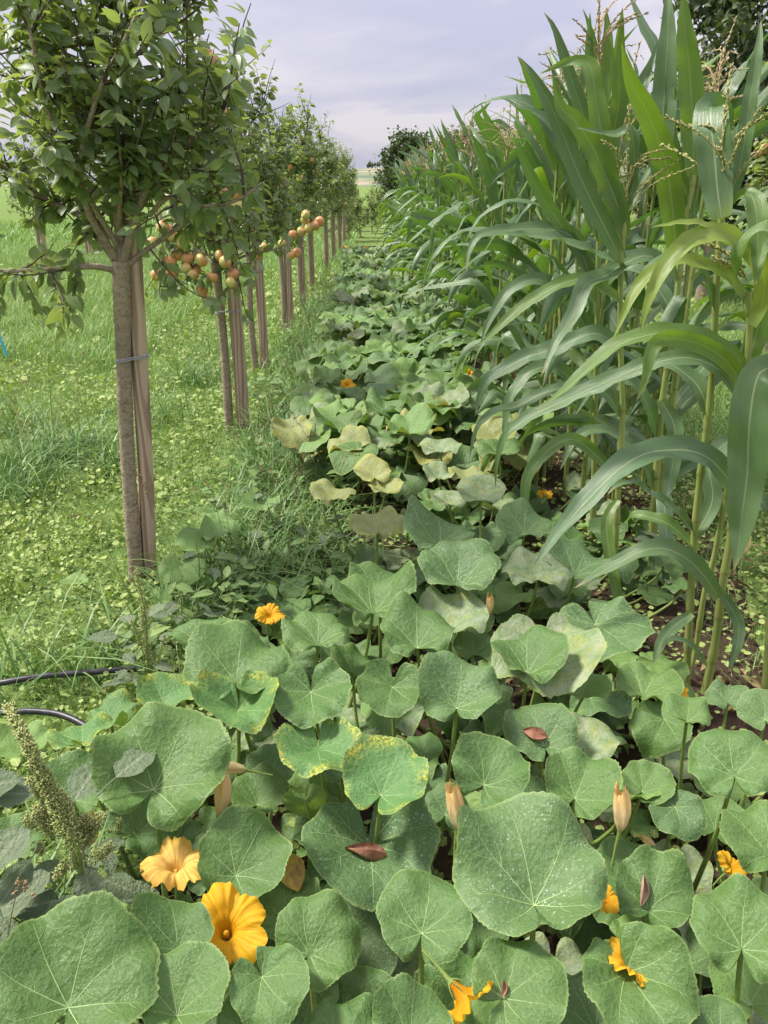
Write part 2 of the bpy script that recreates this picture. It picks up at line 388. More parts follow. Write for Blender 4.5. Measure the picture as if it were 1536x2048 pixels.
def mat_bark():
    t = NT('apple bark'); oc = t.objc()
    n1 = t.noise(1.0, 5, t.mapping(oc, (9, 9, 34)), 0.6); n2 = t.noise(7, 4, oc)
    col = t.mix(n2, (0.27, 0.21, 0.145), (0.50, 0.40, 0.29))
    n4 = t.noise(60, 4, oc, 0.7); col = t.mix(t.ramp(n4, [(0.45, 0.0), (0.7, 0.6)]), col, (0.10, 0.085, 0.06))
    col = t.mix(t.ramp(n1, [(0.58, 0.0), (0.70, 0.5)]), col, (0.34, 0.31, 0.255))
    col = t.mix(t.ramp(n1, [(0.25, 0.7), (0.4, 0.0)]), col, (0.085, 0.065, 0.050))
    return t.finish(col, 0.8, 0.2, t.bump(t.math('ADD', t.math('ADD', n1, n2), n4), 0.8, 0.012))
M_BARK = mat_bark()
M_TWIG = mat_simple('twig bark', (0.075, 0.055, 0.045), (0.15, 0.11, 0.085), 30, 0.75, 0.2, bump=0.3)

def mat_apple():
    t = NT('apple skin'); oc = t.objc(); r = t.rand()
    sx = t.n.new('ShaderNodeSeparateXYZ'); t.l.new(oc, sx.inputs[0])
    side = t.math('ADD', t.math('MULTIPLY', sx.outputs[0], 9.0), t.math('MULTIPLY', sx.outputs[2], 6.0))
    side = t.math('ADD', side, t.math('MULTIPLY', t.noise(40, 3, oc), 0.9))
    side = t.math('ADD', side, t.math('SUBTRACT', t.math('MULTIPLY', r, 1.0), 0.15))
    f = t.ramp(side, [(0.45, 0.0), (1.35, 1.0)])
    col = t.mix(f, (0.54, 0.49, 0.15), (0.62, 0.29, 0.12))
    sp = t.ramp(t.voronoi(170, oc), [(0.14, 1.0), (0.24, 0.0)])
    col = t.mix(t.math('MULTIPLY', sp, 0.35), col, (0.62, 0.50, 0.26))
    return t.finish(col, 0.38, 0.5)
M_APPLE = mat_apple()

def mat_flower(name, c0, c1, c2, tcol):
    t = NT(name); uv = t.uv(); sx = t.n.new('ShaderNodeSeparateXYZ'); t.l.new(uv, sx.inputs[0])
    col = t.ramp(sx.outputs[1], [(0.0, c0), (0.45, c1), (1.0, c2)])
    st = t.noise(1.0, 3, t.mapping(uv, (38, 1.5, 1)), 0.6)
    col = t.mix(t.ramp(st, [(0.45, 0.0), (0.75, 0.5)]), col, (c0[0] * 0.9, c0[1] * 0.8, c0[2]))
    return t.finish(col, 0.6, 0.25, t.bump(st, 0.5, 0.01), 0.3, tcol)
M_FLOWER = mat_flower('pumpkin flower', (0.62, 0.25, 0.006), (0.69, 0.35, 0.010), (0.71, 0.41, 0.022), (0.78, 0.42, 0.01))
M_WILT = mat_flower('wilted pumpkin flower', (0.62, 0.58, 0.26), (0.82, 0.66, 0.34), (0.84, 0.56, 0.20), (0.88, 0.60, 0.22))
M_WILTO = mat_flower('torn pumpkin flower', (0.72, 0.32, 0.02), (0.80, 0.53, 0.15), (0.80, 0.50, 0.10), (0.88, 0.5, 0.08))
M_DRY = mat_simple('dry leaf', (0.20, 0.085, 0.05), (0.36, 0.185, 0.115), 60, 0.7, 0.3, 0.1, (0.3, 0.12, 0.05), 0.5)
M_DRYP = mat_simple('pale dry leaf', (0.27, 0.17, 0.12), (0.40, 0.28, 0.21), 60, 0.8, 0.2, 0.1, (0.4, 0.3, 0.2), 0.5)
M_YLEAF = mat_simple('fallen yellow leaf', (0.55, 0.42, 0.07), (0.30, 0.15, 0.07), 70, 0.6, 0.3, 0.15, (0.5, 0.4, 0.05), 0.3)
M_HOSE = mat_simple('black hose', (0.012, 0.011, 0.014), (0.035, 0.032, 0.04), 30, 0.42, 0.5, bump=0.1)
M_WIRE = mat_simple('wire tie', (0.30, 0.32, 0.36), (0.44, 0.46, 0.50), 40, 0.5, 0.5, bump=0)
M_TAPE = mat_simple('blue tape', (0.05, 0.42, 0.60), (0.10, 0.52, 0.70), 20, 0.45, 0.4, bump=0)
M_SQUASH = mat_simple('pale pumpkin', (0.36, 0.42, 0.16), (0.46, 0.50, 0.22), 14, 0.5, 0.4)

def mat_ground():
    t = NT('ground'); oc = t.objc()
    n1 = t.noise(0.5, 5, oc, 0.6); n2 = t.noise(6.0, 6, oc, 0.65); n3 = t.noise(45, 4, oc, 0.6)
    col = t.mix(t.ramp(n2, [(0.3, 0.0), (0.7, 1.0)]), (0.10, 0.165, 0.04), (0.18, 0.27, 0.07))
    col = t.mix(t.ramp(n1, [(0.4, 0.0), (0.7, 0.7)]), col, (0.19, 0.26, 0.075))
    col = t.mix(t.ramp(n3, [(0.55, 0.0), (0.75, 0.6)]), col, (0.10, 0.075, 0.045))
    return t.finish(col, 0.95, 0.1, t.bump(t.math('ADD', n2, n3), 0.8, 0.05))
def mat_soil():
    t = NT('soil'); oc = t.objc()
    n1 = t.noise(9, 6, oc, 0.65); n2 = t.noise(70, 5, oc, 0.7); n3 = t.noise(2.0, 3, oc)
    col = t.mix(n1, (0.055, 0.034, 0.024), (0.115, 0.072, 0.052))
    col = t.mix(t.ramp(n2, [(0.55, 0.0), (0.72, 0.8)]), col, (0.23, 0.165, 0.12))
    col = t.mix(t.ramp(n3, [(0.52, 0.0), (0.7, 0.4)]), col, (0.10, 0.11, 0.04))
    return t.finish(col, 0.95, 0.1, t.bump(t.math('ADD', n1, n2), 1.0, 0.03))
M_GROUND, M_SOIL = mat_ground(), mat_soil()
def mat_hill():
    t = NT('far fields'); oc = t.objc()
    v = t.voronoi(0.006, oc); n = t.noise(0.02, 3, oc)
    col = t.ramp(v, [(0.1, (0.33, 0.25, 0.20)), (0.35, (0.38, 0.30, 0.22)), (0.5, (0.16, 0.21, 0.11)), (0.8, (0.10, 0.14, 0.12))])
    col = t.mix(t.math('MULTIPLY', n, 0.4), col, (0.09, 0.13, 0.10))
    return t.finish(col, 1.0, 0.05)
M_HILL = mat_hill()

# ------------------------------------------------------------------ the setting
def hnoise(x, y):
    return 0.5 * np.sin(1.7 * x + 0.6 * y + 1.0) * np.sin(1.3 * y - 0.4 * x) + 0.3 * np.sin(4.1 * x - 2.2 * y) + 0.2 * np.sin(7.3 * y + 5.1 * x + 2.0)

def sheet(name, xs, ys, fz, mat):
    X, Y = np.meshgrid(xs, ys); Z = fz(X, Y)
    o = MB().add(np.stack([X, Y, Z], -1).reshape(-1, 3), grid_faces(len(ys), len(xs))).obj(name, mat)
    o['kind'] = 'structure'; return o

gx = np.concatenate([[-3000, -800, -200, -60, -25], np.arange(-12, 12.01, 0.25), [25, 60, 200, 800, 3000]])
gy = np.concatenate([[-3000, -400, -60, -10], np.arange(-2, 26.01, 0.25), [32, 45, 70, 120, 300, 900, 4000]])
sheet('ground', gx, gy, lambda x, y: np.where((np.abs(x) < 12) & (y > -2) & (y < 26), 0.012 * hnoise(x, y), 0.0), M_GROUND)
rs = np.random.default_rng(5)
def soilz(x, y):
    edge = np.clip(np.minimum(np.minimum(x + 0.62, 1.62 + 0.15 * np.sin(2.3 * y) - x), np.minimum(y + 0.5, 23 - y)) / 0.12, 0, 1)
    return -0.035 + 0.06 * edge + 0.012 * hnoise(x, y) * edge + 0.010 * np.sin(23 * x + 9 * np.sin(3 * y)) * np.sin(19 * y + 5 * np.sin(5 * x)) * edge
sheet('soil_bed', np.arange(-0.66, 1.86, 0.045), np.arange(-0.55, 23.1, 0.06), soilz, M_SOIL)

hx = np.linspace(-2600, 2600, 90)
def hillz(x, y):
    k = np.clip((y - 700) / 900, 0, 1)
    return -6 + k * (26 + 12 * np.sin(x / 310.0 + 0.5) + 7 * np.sin(x / 131.0 + 2) + 3 * np.sin(x / 57.0))
sheet('hills', hx, np.linspace(700, 1700, 16), hillz, M_HILL)
def far_wood():
    rng = np.random.default_rng(77); mb = MB()
    N = 900; x = rng.uniform(-900, 700, N); y = rng.uniform(1500, 1690, N)
    x = x + 40 * np.sin(x / 90); keep = np.sin(x / 75.0) + 0.5 * np.sin(x / 31.0) > -0.2; x, y = x[keep], y[keep]; N = len(x)
    pos = np.stack([x, y, hillz(x, y) + 2.0], -1)
    TV = np.array([[0, 0, 7], [1, 0, 3], [0.3, 0.95, 3.4], [-0.8, 0.6, 3], [-0.8, -0.6, 3.6], [0.3, -0.95, 3], [0, 0, -1.5]], float) * [3.2, 3.2, 1.15]
    TF = np.array([[0, 1, 2], [0, 2, 3], [0, 3, 4], [0, 4, 5], [0, 5, 1], [6, 2, 1], [6, 3, 2], [6, 4, 3], [6, 5, 4], [6, 1, 5]])
    I = np.tile(np.eye(3)[None], (N, 1, 1))
    scatter(mb, TV, TF, pos, I[:, 0], I[:, 1], I[:, 2], rng.uniform(0.7, 1.5, N), 0, rng.random(N))
    o = mb.obj('far_woods', M_DARKLEAF); o['kind'] = 'stuff'; o['label'] = 'strip of dark woods on the far hill'; o['category'] = 'woods'
far_wood()

# ------------------------------------------------------------------ small templates
def leaf_template(L=1.0, W=0.55, fold=0.25, droop=0.18, seg=4, pt=1.0):
    """ovate leaf from origin along +Y, folded on its midrib"""
    V, uv = [], []
    for i in range(seg + 1):
        t = i / seg; y = t * L; w = W * 0.5 * (math.sin(math.pi * min(1, (t ** 0.75))) ** 0.85 if 0 < t < 1 else 0.0)
        z = -droop * t * t
        if i in (0, seg): V.append((0, y, z)); uv.append((0.5, t))
        else:
            V += [(-w, y, z + fold * w), (0, y, z), (w, y, z + fold * w)]; uv += [(0, t), (0.5, t), (1, t)]
    F = [(0, 2, 1), (0, 3, 2)]
    for i in range(seg - 2):
        a = 1 + 3 * i
        F += [(a, a + 1, a + 4), (a, a + 4, a + 3), (a + 1, a + 2, a + 5), (a + 1, a + 5, a + 4)]
    a = 1 + 3 * (seg - 2); F += [(a, a + 1, a + 3), (a + 1, a + 2, a + 3)]
    return np.array(V, float), np.array(F), np.array(uv, float)

LT5 = leaf_template(seg=5); LT4 = leaf_template(seg=4); LT3 = leaf_template(seg=3, W=0.62)
SPK_V = np.array([[0, 0, 0], [0.28, 0.45, 0.12], [-0.28, 0.45, 0.12], [0, 0.45, -0.25], [0, 1, 0]], float)
TSP_V = SPK_V * [0.62, 1.0, 0.62]
SPK_F = np.array([[0, 1, 2], [0, 3, 1], [0, 2, 3], [4, 2, 1], [4, 1, 3], [4, 3, 2]])

# ------------------------------------------------------------------ grass and ground cover (stuff)
def blades(mb, rng, base, h, width, lean, az=None, seg=3, tint=None, curl=1.0):
    N = len(base); az = rng.uniform(0, 2 * np.pi, N) if az is None else az
    d = np.stack([np.cos(az), np.sin(az), 0 * az], -1); sd = np.stack([-np.sin(az), np.cos(az), 0 * az], -1)
    rows = []
    for i in range(seg + 1):
        t = i / seg
        c = base + d * (lean * h * (t ** (1.0 + curl)))[:, None]
        c[:, 2] += h * (t - 0.45 * np.clip(lean, 0, 1.6) * t ** 2.6)
        w = width * (1 - t) ** 0.7 * (0.75 + 0.9 * t if t < 0.4 else 1.1)
        if i < seg: rows += [c - sd * w[:, None] * 0.5, c + sd * w[:, None] * 0.5]
        else: rows += [c]
    V = np.stack(rows, 1); m = V.shape[1]
    F = []
    for i in range(seg - 1): F += [(2 * i, 2 * i + 1, 2 * i + 3), (2 * i, 2 * i + 3, 2 * i + 2)]
    F += [(2 * seg - 2, 2 * seg - 1, 2 * seg)]
    F = (np.array(F)[None] + (np.arange(N) * m)[:, None, None]).reshape(-1, 3)
    uv = np.tile(np.array([(0.2, 0.3)] * m), (N, 1))
    tint = rng.random(N) if tint is None else tint
    mb.add(V.reshape(-1, 3), F, 0, uv, np.repeat(tint, m))

def rpts(rng, x0, x1, y0, y1, dens, z=0.0, m=420, cond=None):
    n = int((x1 - x0) * (y1 - y0) * dens)
    P = np.stack([rng.uniform(x0, x1, n), rng.uniform(y0, y1, n), np.full(n, z)], -1)
    k = seen(P + [0, 0, 0.1], m)
    if cond is not None: k &= cond(P[:, 0], P[:, 1])
    return P[k]

def clump(x, y, s=1.0, o=0.0):
    return hnoise(x * 2.3 * s + o, y * 2.3 * s - o) * 0.6 + hnoise(y * 5.1 * s + o, x * 4.7 * s) * 0.4

TREE_X = -1.0
def stuff():
    rng = np.random.default_rng(11)
    # leafy ground cover left of the bed
    mb = MB()
    HV = np.array([[0, 0, 0], [0.42, 0.3, 0.06], [0.46, 0.72, 0.0], [0, 1.05, -0.1], [-0.46, 0.72, 0.0], [-0.42, 0.3, 0.06]], float)
    HF = np.array([[0, 1, 2], [0, 2, 3], [0, 3, 4], [0, 4, 5]]); HUV = np.array([[.5, 0], [1, .3], [1, .7], [.5, 1], [0, .7], [0, .3]])
    left = lambda x, y: (x < -0.42 + 0.12 * np.sin(2.1 * y)) 
    for (y0, y1, dens, sz) in ((0.7, 3.6, 8000, 0.021), (3.6, 6.0, 4000, 0.025), (6.0, 9.5, 1500, 0.034), (9.5, 16, 420, 0.06)):
        for side in (0, 1):
            if side == 0: P = rpts(rng, -8 if y0 > 5 else -4.5, -0.25, y0, y1, dens, cond=left)
            else: P = rpts(rng, 1.0, 6.0, y0, y1, dens * 0.45, cond=lambda x, y: x > 1.30 + 0.2 * np.sin(3 * y) + 0.35 * (y < 2.6))
            c = clump(P[:, 0], P[:, 1]); k = rng.random(len(P)) < np.clip(0.50 + 1.0 * c, 0.08, 1); P = P[k]; c = c[k]; N = len(P)
            P[:, 2] = np.abs(rng.normal(0, 1, N)) * (0.045 + 0.04 * np.clip(c, -0.5, 1)) + 0.004
            az = rng.uniform(0, 6.283, N); el = rng.normal(0.15, 0.55, N)
            fw = np.stack([np.cos(az) * np.cos(el), np.sin(az) * np.cos(el), np.sin(el)], -1)
            X, Y, Z = axes(rng, N, fw, np.tile([0, -0.15, 1.0], (N, 1)), 0.65)
            tn = np.clip(0.45 + 0.35 * c + rng.normal(0, 0.2, N), 0, 1)
            scatter(mb, HV, HF, P, X, Y, Z, sz * np.exp(rng.normal(-0.32, 0.42, N)), 0, tn, HUV)
    o = mb.obj('ground_cover', M_COVER); o['kind'] = 'stuff'; o['label'] = 'low carpet of small yellow-green weeds between the tree row and the bed'; o['category'] = 'ground cover'
    # short grass over everything
    mb = MB()
    for (y0, y1, dens, h, w) in ((0.8, 4, 2600, 0.08, 0.0035), (4, 8, 1700, 0.11, 0.006), (8, 14, 420, 0.16, 0.010), (14, 24, 150, 0.2, 0.02), (24, 40, 40, 0.26, 0.05)):
        P = rpts(rng, -16, -0.35, y0, y1, dens, cond=left)
        P2 = rpts(rng, 1.2, 14, y0, y1, dens * 1.1, cond=lambda x, y: (x > 1.38 + 0.15 * np.sin(2 * y)) & ((y > 3.0) | (rng.random(x.shape) < 0.4)))
        for Q in (P, P2):
            N = len(Q); c = clump(Q[:, 0], Q[:, 1], 0.7, 3)
            blades(mb, rng, Q, h * rng.uniform(0.5, 1.5, N), w * rng.uniform(0.7, 1.3, N), rng.uniform(0.2, 1.3, N), seg=2, tint=np.clip(0.55 + 0.3 * c + rng.normal(0, 0.18, N), 0, 1))
    # tall uncut grass at the left, further back
    P = rpts(rng, -9, -2.15, 6.6, 20, 520, cond=lambda x, y: (x < -2.15 - 0.12 * (y - 6.6) * 0.3 + 0.4 * clump(x, y, 0.4)) & (y > 6.9 - 0.4 * (x + 2.2)))
    N = len(P); c = clump(P[:, 0], P[:, 1], 0.5)
    blades(mb, rng, P, (0.30 + 0.10 * c) * rng.uniform(0.6, 1.3, N), 0.008 * rng.uniform(0.7, 1.4, N), rng.uniform(0.2, 1.1, N), tint=np.clip(0.68 + 0.25 * c + rng.normal(0, 0.2, N), 0, 1))
    # longer grass right of the maize
    P = rpts(rng, 1.7, 6, 3.9, 9, 750, cond=lambda x, y: x > 1.9)
    N = len(P); c = clump(P[:, 0], P[:, 1], 0.5)
    blades(mb, rng, P, 0.22 * rng.uniform(0.6, 1.4, N), 0.006 * rng.uniform(0.7, 1.4, N), rng.uniform(0.3, 1.3, N), tint=np.clip(0.62 + 0.2 * c + rng.normal(0, 0.2, N), 0, 1))
    o = mb.obj('grass', M_GRASS); o['kind'] = 'stuff'; o['label'] = 'bright green orchard grass on both sides of the rows'; o['category'] = 'grass'
    # coarse weed grass: strip along the bed and clumps
    mb = MB(); st = MB()
    spots = []
    for px, py, n, r in ((60, 930, 260, 0.26), (150, 900, 220, 0.2), (20, 860, 160, 0.22), (215, 940, 80, 0.1), (390, 760, 120, 0.2), (330, 830, 60, 0.15), (450, 720, 120, 0.25), (25, 985, 140, 0.2),
                         (60, 1340, 40, 0.12), (200, 1330, 60, 0.12), (20, 1920, 60, 0.12), (60, 1990, 50, 0.1), (380, 1260, 40, 0.1)):
        spots.append((PZ(px, py, 0.05), n, r))
    for k in range(130):
        y = 2.6 + 8.5 * (k / 130) ** 1.1 + rng.normal(0, 0.15); x = -0.47 + rng.normal(0, 0.14)
        spots.append((np.array([x, y, 0]), 62, 0.15))
    for k in range(20):
        y = rng.uniform(11, 22); spots.append((np.array([-0.6 + rng.normal(0, 0.15), y, 0]), 25, 0.25))
    for p, n, r in spots:
        P = np.stack([p[0] + rng.normal(0, r * 0.55, n), p[1] + rng.normal(0, r * 0.7, n), np.zeros(n)], -1)
        blades(mb, rng, P, rng.uniform(0.12, 0.44, n), rng.uniform(0.006, 0.013, n), rng.uniform(0.2, 1.5, n), seg=4, tint=np.clip(rng.normal(0.42, 0.25, n), 0, 1), curl=0.9)
        m = max(1, n // 34)
        for q in range(m):
            b = P[rng.integers(n)]; hh = rng.uniform(0.35, 0.6); a = rng.uniform(0, 6.28); ln = rng.uniform(0.05, 0.25)
            top = b + [ln * math.cos(a), ln * math.sin(a), hh]; midp = (b + top) / 2 + [0, 0, 0.04]
            C = crom([b, midp, top], 6); add_tube(st, C, np.linspace(0.0016, 0.0009, 6), 3, 0, rng.uniform(0.1, 0.6), caps=False)
            E = crom([top, top + [0.03 * math.cos(a), 0.03 * math.sin(a), 0.05], top + [0.08 * math.cos(a), 0.08 * math.sin(a), 0.055]], 14)
            Np = 40; ii = rng.integers(0, 14, Np)
            fw = nrm(rng.normal(0, 1, (Np, 3)) + tangents(E)[ii] * 1.5); X, Y, Z = axes(rng, Np, fw, np.tile([0, 0, 1.0], (Np, 1)))
            scatter(st, SPK_V, SPK_F, E[ii], X, Y, Z, rng.uniform(0.005, 0.011, Np), 0, rng.random(Np))
    o = mb.obj('weed_grass', M_WEEDGRASS); o['kind'] = 'stuff'; o['label'] = 'coarse dark weed grass along the edge of the pumpkin bed'; o['category'] = 'grass'
    o = st.obj('grass_seed_stems', M_STRAW); o['kind'] = 'stuff'; o['label'] = 'thin brownish grass seed stems rising from the weed grass'; o['category'] = 'grass'
    # broad-leaved weeds in the strip beside the bed
    mb = MB()
    for k in range(150):
        y = 2.2 + 8.0 * rng.random() ** 1.3; x = -0.50 + rng.normal(0, 0.18); h = rng.uniform(0.06, 0.32); n = int(rng.integers(8, 22))
        t = rng.uniform(0.15, 1, n); az = rng.uniform(0, 6.28, n); rr = rng.uniform(0.0, 0.05, n)
        P = np.stack([x + rr * np.cos(az), y + rr * np.sin(az), t * h], -1); fw = np.stack([np.cos(az), np.sin(az), rng.normal(0.1, 0.4, n)], -1); X, Y, Z = axes(rng, n, fw, np.tile([0, -0.1, 1.0], (n, 1)), 0.3)
        scatter(mb, LT4[0], LT4[1], P, X, Y, Z, rng.uniform(0.03, 0.085, n), 0, np.clip(rng.normal(rng.uniform(0.2, 0.7), 0.15, n), 0, 1), LT4[2])
    o = mb.obj('verge_weeds', M_WEEDLEAF); o['kind'] = 'stuff'; o['label'] = 'leafy green weeds crowding the strip between the posts and the bed'; o['category'] = 'weeds'
    # weeds and litter on the soil below maize and pumpkins
    mb = MB()
    P = rpts(rng, -0.7, 2.2, 0.3, 9, 620); N = len(P)
    P[:, 2] = 0.03 + np.abs(rng.normal(0, 0.03, N)); az = rng.uniform(0, 6.28, N)
    fw = np.stack([np.cos(az), np.sin(az), rng.normal(0.2, 0.3, N)], -1); X, Y, Z = axes(rng, N, fw, np.tile([0, 0, 1.0], (N, 1)), 0.3)
    scatter(mb, HV, HF, P, X, Y, Z, rng.uniform(0.012, 0.03, N), 0, rng.random(N) * 0.7, HUV)
    o = mb.obj('bed_weeds', M_COVER); o['kind'] = 'stuff'; o['label'] = 'tiny green weeds sprouting from the brown soil'; o['category'] = 'weeds'
    mb = MB()
    P = rpts(rng, -0.6, 1.9, 0.5, 8, 200, cond=lambda x, y: clump(x, y, 0.8, 2) > -0.1); N = len(P); P[:, 2] = 0.025 + rng.uniform(0, 0.03, N); az = rng.uniform(0, 6.28, N)
    fw = np.stack([np.cos(az), np.sin(az), rng.normal(0.0, 0.15, N)], -1); X, Y, Z = axes(rng, N, fw, np.tile([0, 0, 1.0], (N, 1)), 0.5)
    scatter(mb, LT3[0] * [0.35, 1, 1.5], LT3[1], P, X, Y, Z, rng.uniform(0.03, 0.11, N), 0, rng.random(N) * 0.7, LT3[2])
    o = mb.obj('plant_litter', M_STRAW); o['kind'] = 'stuff'; o['label'] = 'dry brown plant litter on the soil'; o['category'] = 'litter'
stuff()

# ------------------------------------------------------------------ pumpkins
VEINS = [0.0, 0.72, -0.72, 1.42, -1.42, 2.15, -2.15]

def pumpkin_mesh(seed, nt=112, nr=9, cup=0.25, droop=0.22, wave=0.10, rise=0.35, lobes=0.07, teeth=0.016, gap=0.05, mats=None, vein_w=1.0, fold=0.0):
    rng = np.random.default_rng(seed)
    rollk = rng.uniform(0.0, 3.0); ph = rng.uniform(0, 6.28, 8); am = rng.normal(0, 1, 6); sk = rng.normal(0, 0.06)
    kq = [2, 4, 6, 9]; qa, qb, qc = rng.normal(0.10, 0.14), rng.normal(0, 0.14), rng.uniform(-0.20, 0.14)
    def Rout(th):
        th = np.asarray(th, float)
        R = 0.34 * np.cos(th) + np.sqrt(1 - 0.1156 * np.sin(th) ** 2)
        for v in VEINS: R = R + lobes * np.exp(-((th - v) / 0.24) ** 2) * (1.0 if abs(v) < 2 else 0.7)
        R = R * (1 + 0.035 * am[0] * np.cos(th + ph[0]) + 0.03 * am[1] * np.cos(2 * th + ph[1]) + 0.016 * np.sin(9 * th + ph[2]) + 0.012 * np.sin(14 * th + ph[4]))
        back = np.clip((np.abs(th) - 2.55) / (math.pi - gap - 2.55), 0, 1)
        return R * (1 - 0.86 * back ** 3.6)
    def zof(x, y):
        r = np.hypot(x, y); th = np.arctan2(x, y); s = r / (Rout(th) + 1e-6)
        z = (cup + 0.26) * r - droop * r * r - 0.55 * np.clip(s - 0.66, 0, 1) ** 2 * rollk * r
        z = z + rise * r * np.clip((np.abs(th) - 1.5) / 1.6, 0, 1) ** 1.5
        w = 0
        for i, k in enumerate(kq): w = w + np.sin(k * th + ph[3 + i]) * (1.0, 0.9, 0.7, 0.45)[i] * (0.6 + 0.5 * abs(am[i % 6]))
        z = z + wave * w * 0.5 * s ** 2.4 * r
        q = np.zeros_like(r) + 9
        for v in VEINS: q = np.minimum(q, np.abs(th - v))
        z = z + 0.022 * r * np.clip(q / 0.36, 0, 1) ** 0.7
        z = z + fold * np.abs(x) + sk * x + qa * x * x + qb * x * y + qc * np.clip(y, 0, 2) ** 2 * 0.5
        z = z + 0.035 * np.sin(4.3 * x + ph[0]) * np.sin(3.7 * y + ph[1]) + 0.018 * np.sin(9.1 * x + ph[2]) * np.sin(8.3 * y + ph[3])
        return z
    thm = math.pi - gap
    th = np.linspace(-thm, thm, nt); s = (np.arange(1, nr + 1) / nr) ** 0.85
    tr = np.ones(nt)
    if teeth: tr = 1 + teeth * (rng.random(nt) * 1.2 + 0.9 * (np.arange(nt) % 2) - 1.0)
    R = Rout(th)
    r = s[:, None] * R[None, :] * np.where(s[:, None] > 0.99, tr[None, :], 1.0)
    x = r * np.sin(th)[None, :]; y = r * np.cos(th)[None, :]
    V = np.stack([x, y, zof(x, y)], -1).reshape(-1, 3)
    V = np.vstack([[[0, 0, 0.0]], V]); F = grid_faces(nr, nt) + 1
    T3 = np.stack([np.zeros(nt - 1, int), np.arange(nt - 1) + 1, np.arange(nt - 1) + 2], -1)[:, ::-1]
    tint = np.concatenate([[0], np.repeat(s, nt)])
    mb = MB(); mb.add(V, F[:, ::-1], 0, V[:, :2], tint); mb.add(V, T3[:, ::-1][:, ::-1], 0, V[:, :2], tint)
    # veins as raised ribs
    def rib(p0, p1, w0, w1, n, bend):
        t = np.linspace(0, 1, n)[:, None]; d = p1 - p0; side = np.array([-d[1], d[0]])
        C = p0 + d * t + side * bend * np.sin(np.pi * t) * 0.5
        tg = nrm(np.gradient(C, axis=0)); sd = np.stack([-tg[:, 1], tg[:, 0]], -1); w = (w0 + (w1 - w0) * t)
        A, B = C - sd * w, C + sd * w
        off = 0.006
        L = np.concatenate([np.column_stack([A, zof(A[:, 0], A[:, 1]) + off * 0.4]), np.column_stack([C, zof(C[:, 0], C[:, 1]) + off * 1.3]), np.column_stack([B, zof(B[:, 0], B[:, 1]) + off * 0.4])])
        i = np.arange(n - 1)
        Fq = np.concatenate([np.stack([i, i + n, i + n + 1, i + 1], -1), np.stack([i + n, i + 2 * n, i + 2 * n + 1, i + n + 1], -1)])
        mb.add(L, Fq[:, ::-1], 1, L[:, :2], 0.5); return C
    if vein_w > 0:
        for v in VEINS:
            v2 = v + rng.normal(0, 0.04); Rv = float(Rout(v2)) * 0.93
            e = np.array([math.sin(v2), math.cos(v2)]) * Rv
            C = rib(np.zeros(2), e, 0.0070 * vein_w, 0.0016 * vein_w, 10, rng.normal(0, 0.07))
            if vein_w >= 1:
                for q, sg in ((4, 1), (5, -1), (7, 1)):
                    a = v2 + sg * rng.uniform(0.5, 0.75); p = C[q]
                    ln = Rv * rng.uniform(0.26, 0.42) * (1.15 - 0.08 * q)
                    for _ in range(6):
                        e2 = p + np.array([math.sin(a), math.cos(a)]) * ln
                        if np.hypot(*e2) < 0.92 * float(Rout(math.atan2(e2[0], e2[1]))): break
                        ln *= 0.8
                    rib(p, e2, 0.0034 * vein_w, 0.0012 * vein_w, 6, -sg * 0.12)
    return mb.mesh('pumpkin_leaf', mats)

def flower_open_mesh(seed, mats, rag=0.018):
    rng = np.random.default_rng(seed); nt, ns = 120, 14; th = np.arange(nt) / nt * 2 * np.pi; s = np.linspace(0, 1, ns)
    ph = rng.uniform(0, 6.28, 5)
    prof_r = np.interp(s, [0, .2, .45, .7, .88, 1], [.10, .17, .30, .62, .92, 1.05]); prof_z = np.interp(s, [0, .2, .45, .7, .88, 1], [0, .32, .62, .82, .80, .72])
    lob = 1 + (0.30 * np.abs(np.cos(2.5 * th + ph[0])) ** 0.5 - 0.18 + 0.05 * np.sin(3 * th + ph[1]))[None, :] * (s ** 2)[:, None]
    ruf = 0.10 * (s ** 3)[:, None] * (0.8 * np.sin(8 * th + ph[2]) + 0.6 * np.sin(17 * th + ph[3]) + 0.4 * np.sin(27 * th + ph[1]) + 1.3 * np.cos(3 * th + ph[4]))[None, :]
    fold = 0.10 * (s * (1.1 - s))[:, None] * np.cos(5 * th + 2 * ph[0])[None, :]
    jn = rng.normal(0, 1, nt); jn = (jn + np.roll(jn, 1) + np.roll(jn, 2) + np.roll(jn, -1)) / 2; jag = 1 + rag * (s ** 6)[:, None] * jn[None, :]
    r = prof_r[:, None] * lob * jag; z = prof_z[:, None] + ruf + fold
    x_, y_ = r * np.cos(th), r * np.sin(th)
    z = z + 0.10 * (s ** 2)[:, None] * (np.sin(5.3 * x_ + ph[1]) * np.sin(4.7 * y_ + ph[2]) + 0.5 * np.sin(11 * x_ + ph[3]) * np.sin(12 * y_ + ph[0]))
    V = np.stack([x_, y_, z], -1).reshape(-1, 3)
    uv = np.stack(np.broadcast_arrays(th[None, :] / 6.283, s[:, None]), -1).reshape(-1, 2)
    mb = MB(); mb.add(V, grid_faces(ns, nt, True), 0, uv)
    add_tube(mb, np.array([[0, 0, 0.05], [0, 0, .25], [0, 0, .44], [0, 0, .48]]), [.05, .07, .08, .03], 8, 0)
    add_tube(mb, np.array([[0, 0, -1.2], [0.04, 0, -.6], [0, 0, -.1], [0, 0, .06]]), [.05, .05, .08, .13], 8, 1)
    for k in range(5):
        a = k * 1.2566 + 0.3; c, q = math.cos(a), math.sin(a)
        add_tube(mb, np.array([[.1 * c, .1 * q, .02], [.24 * c, .24 * q, .2], [.34 * c, .34 * q, .42]]), [.03, .022, .006], 4, 1)
    return mb.mesh('pumpkin_flower', mats)

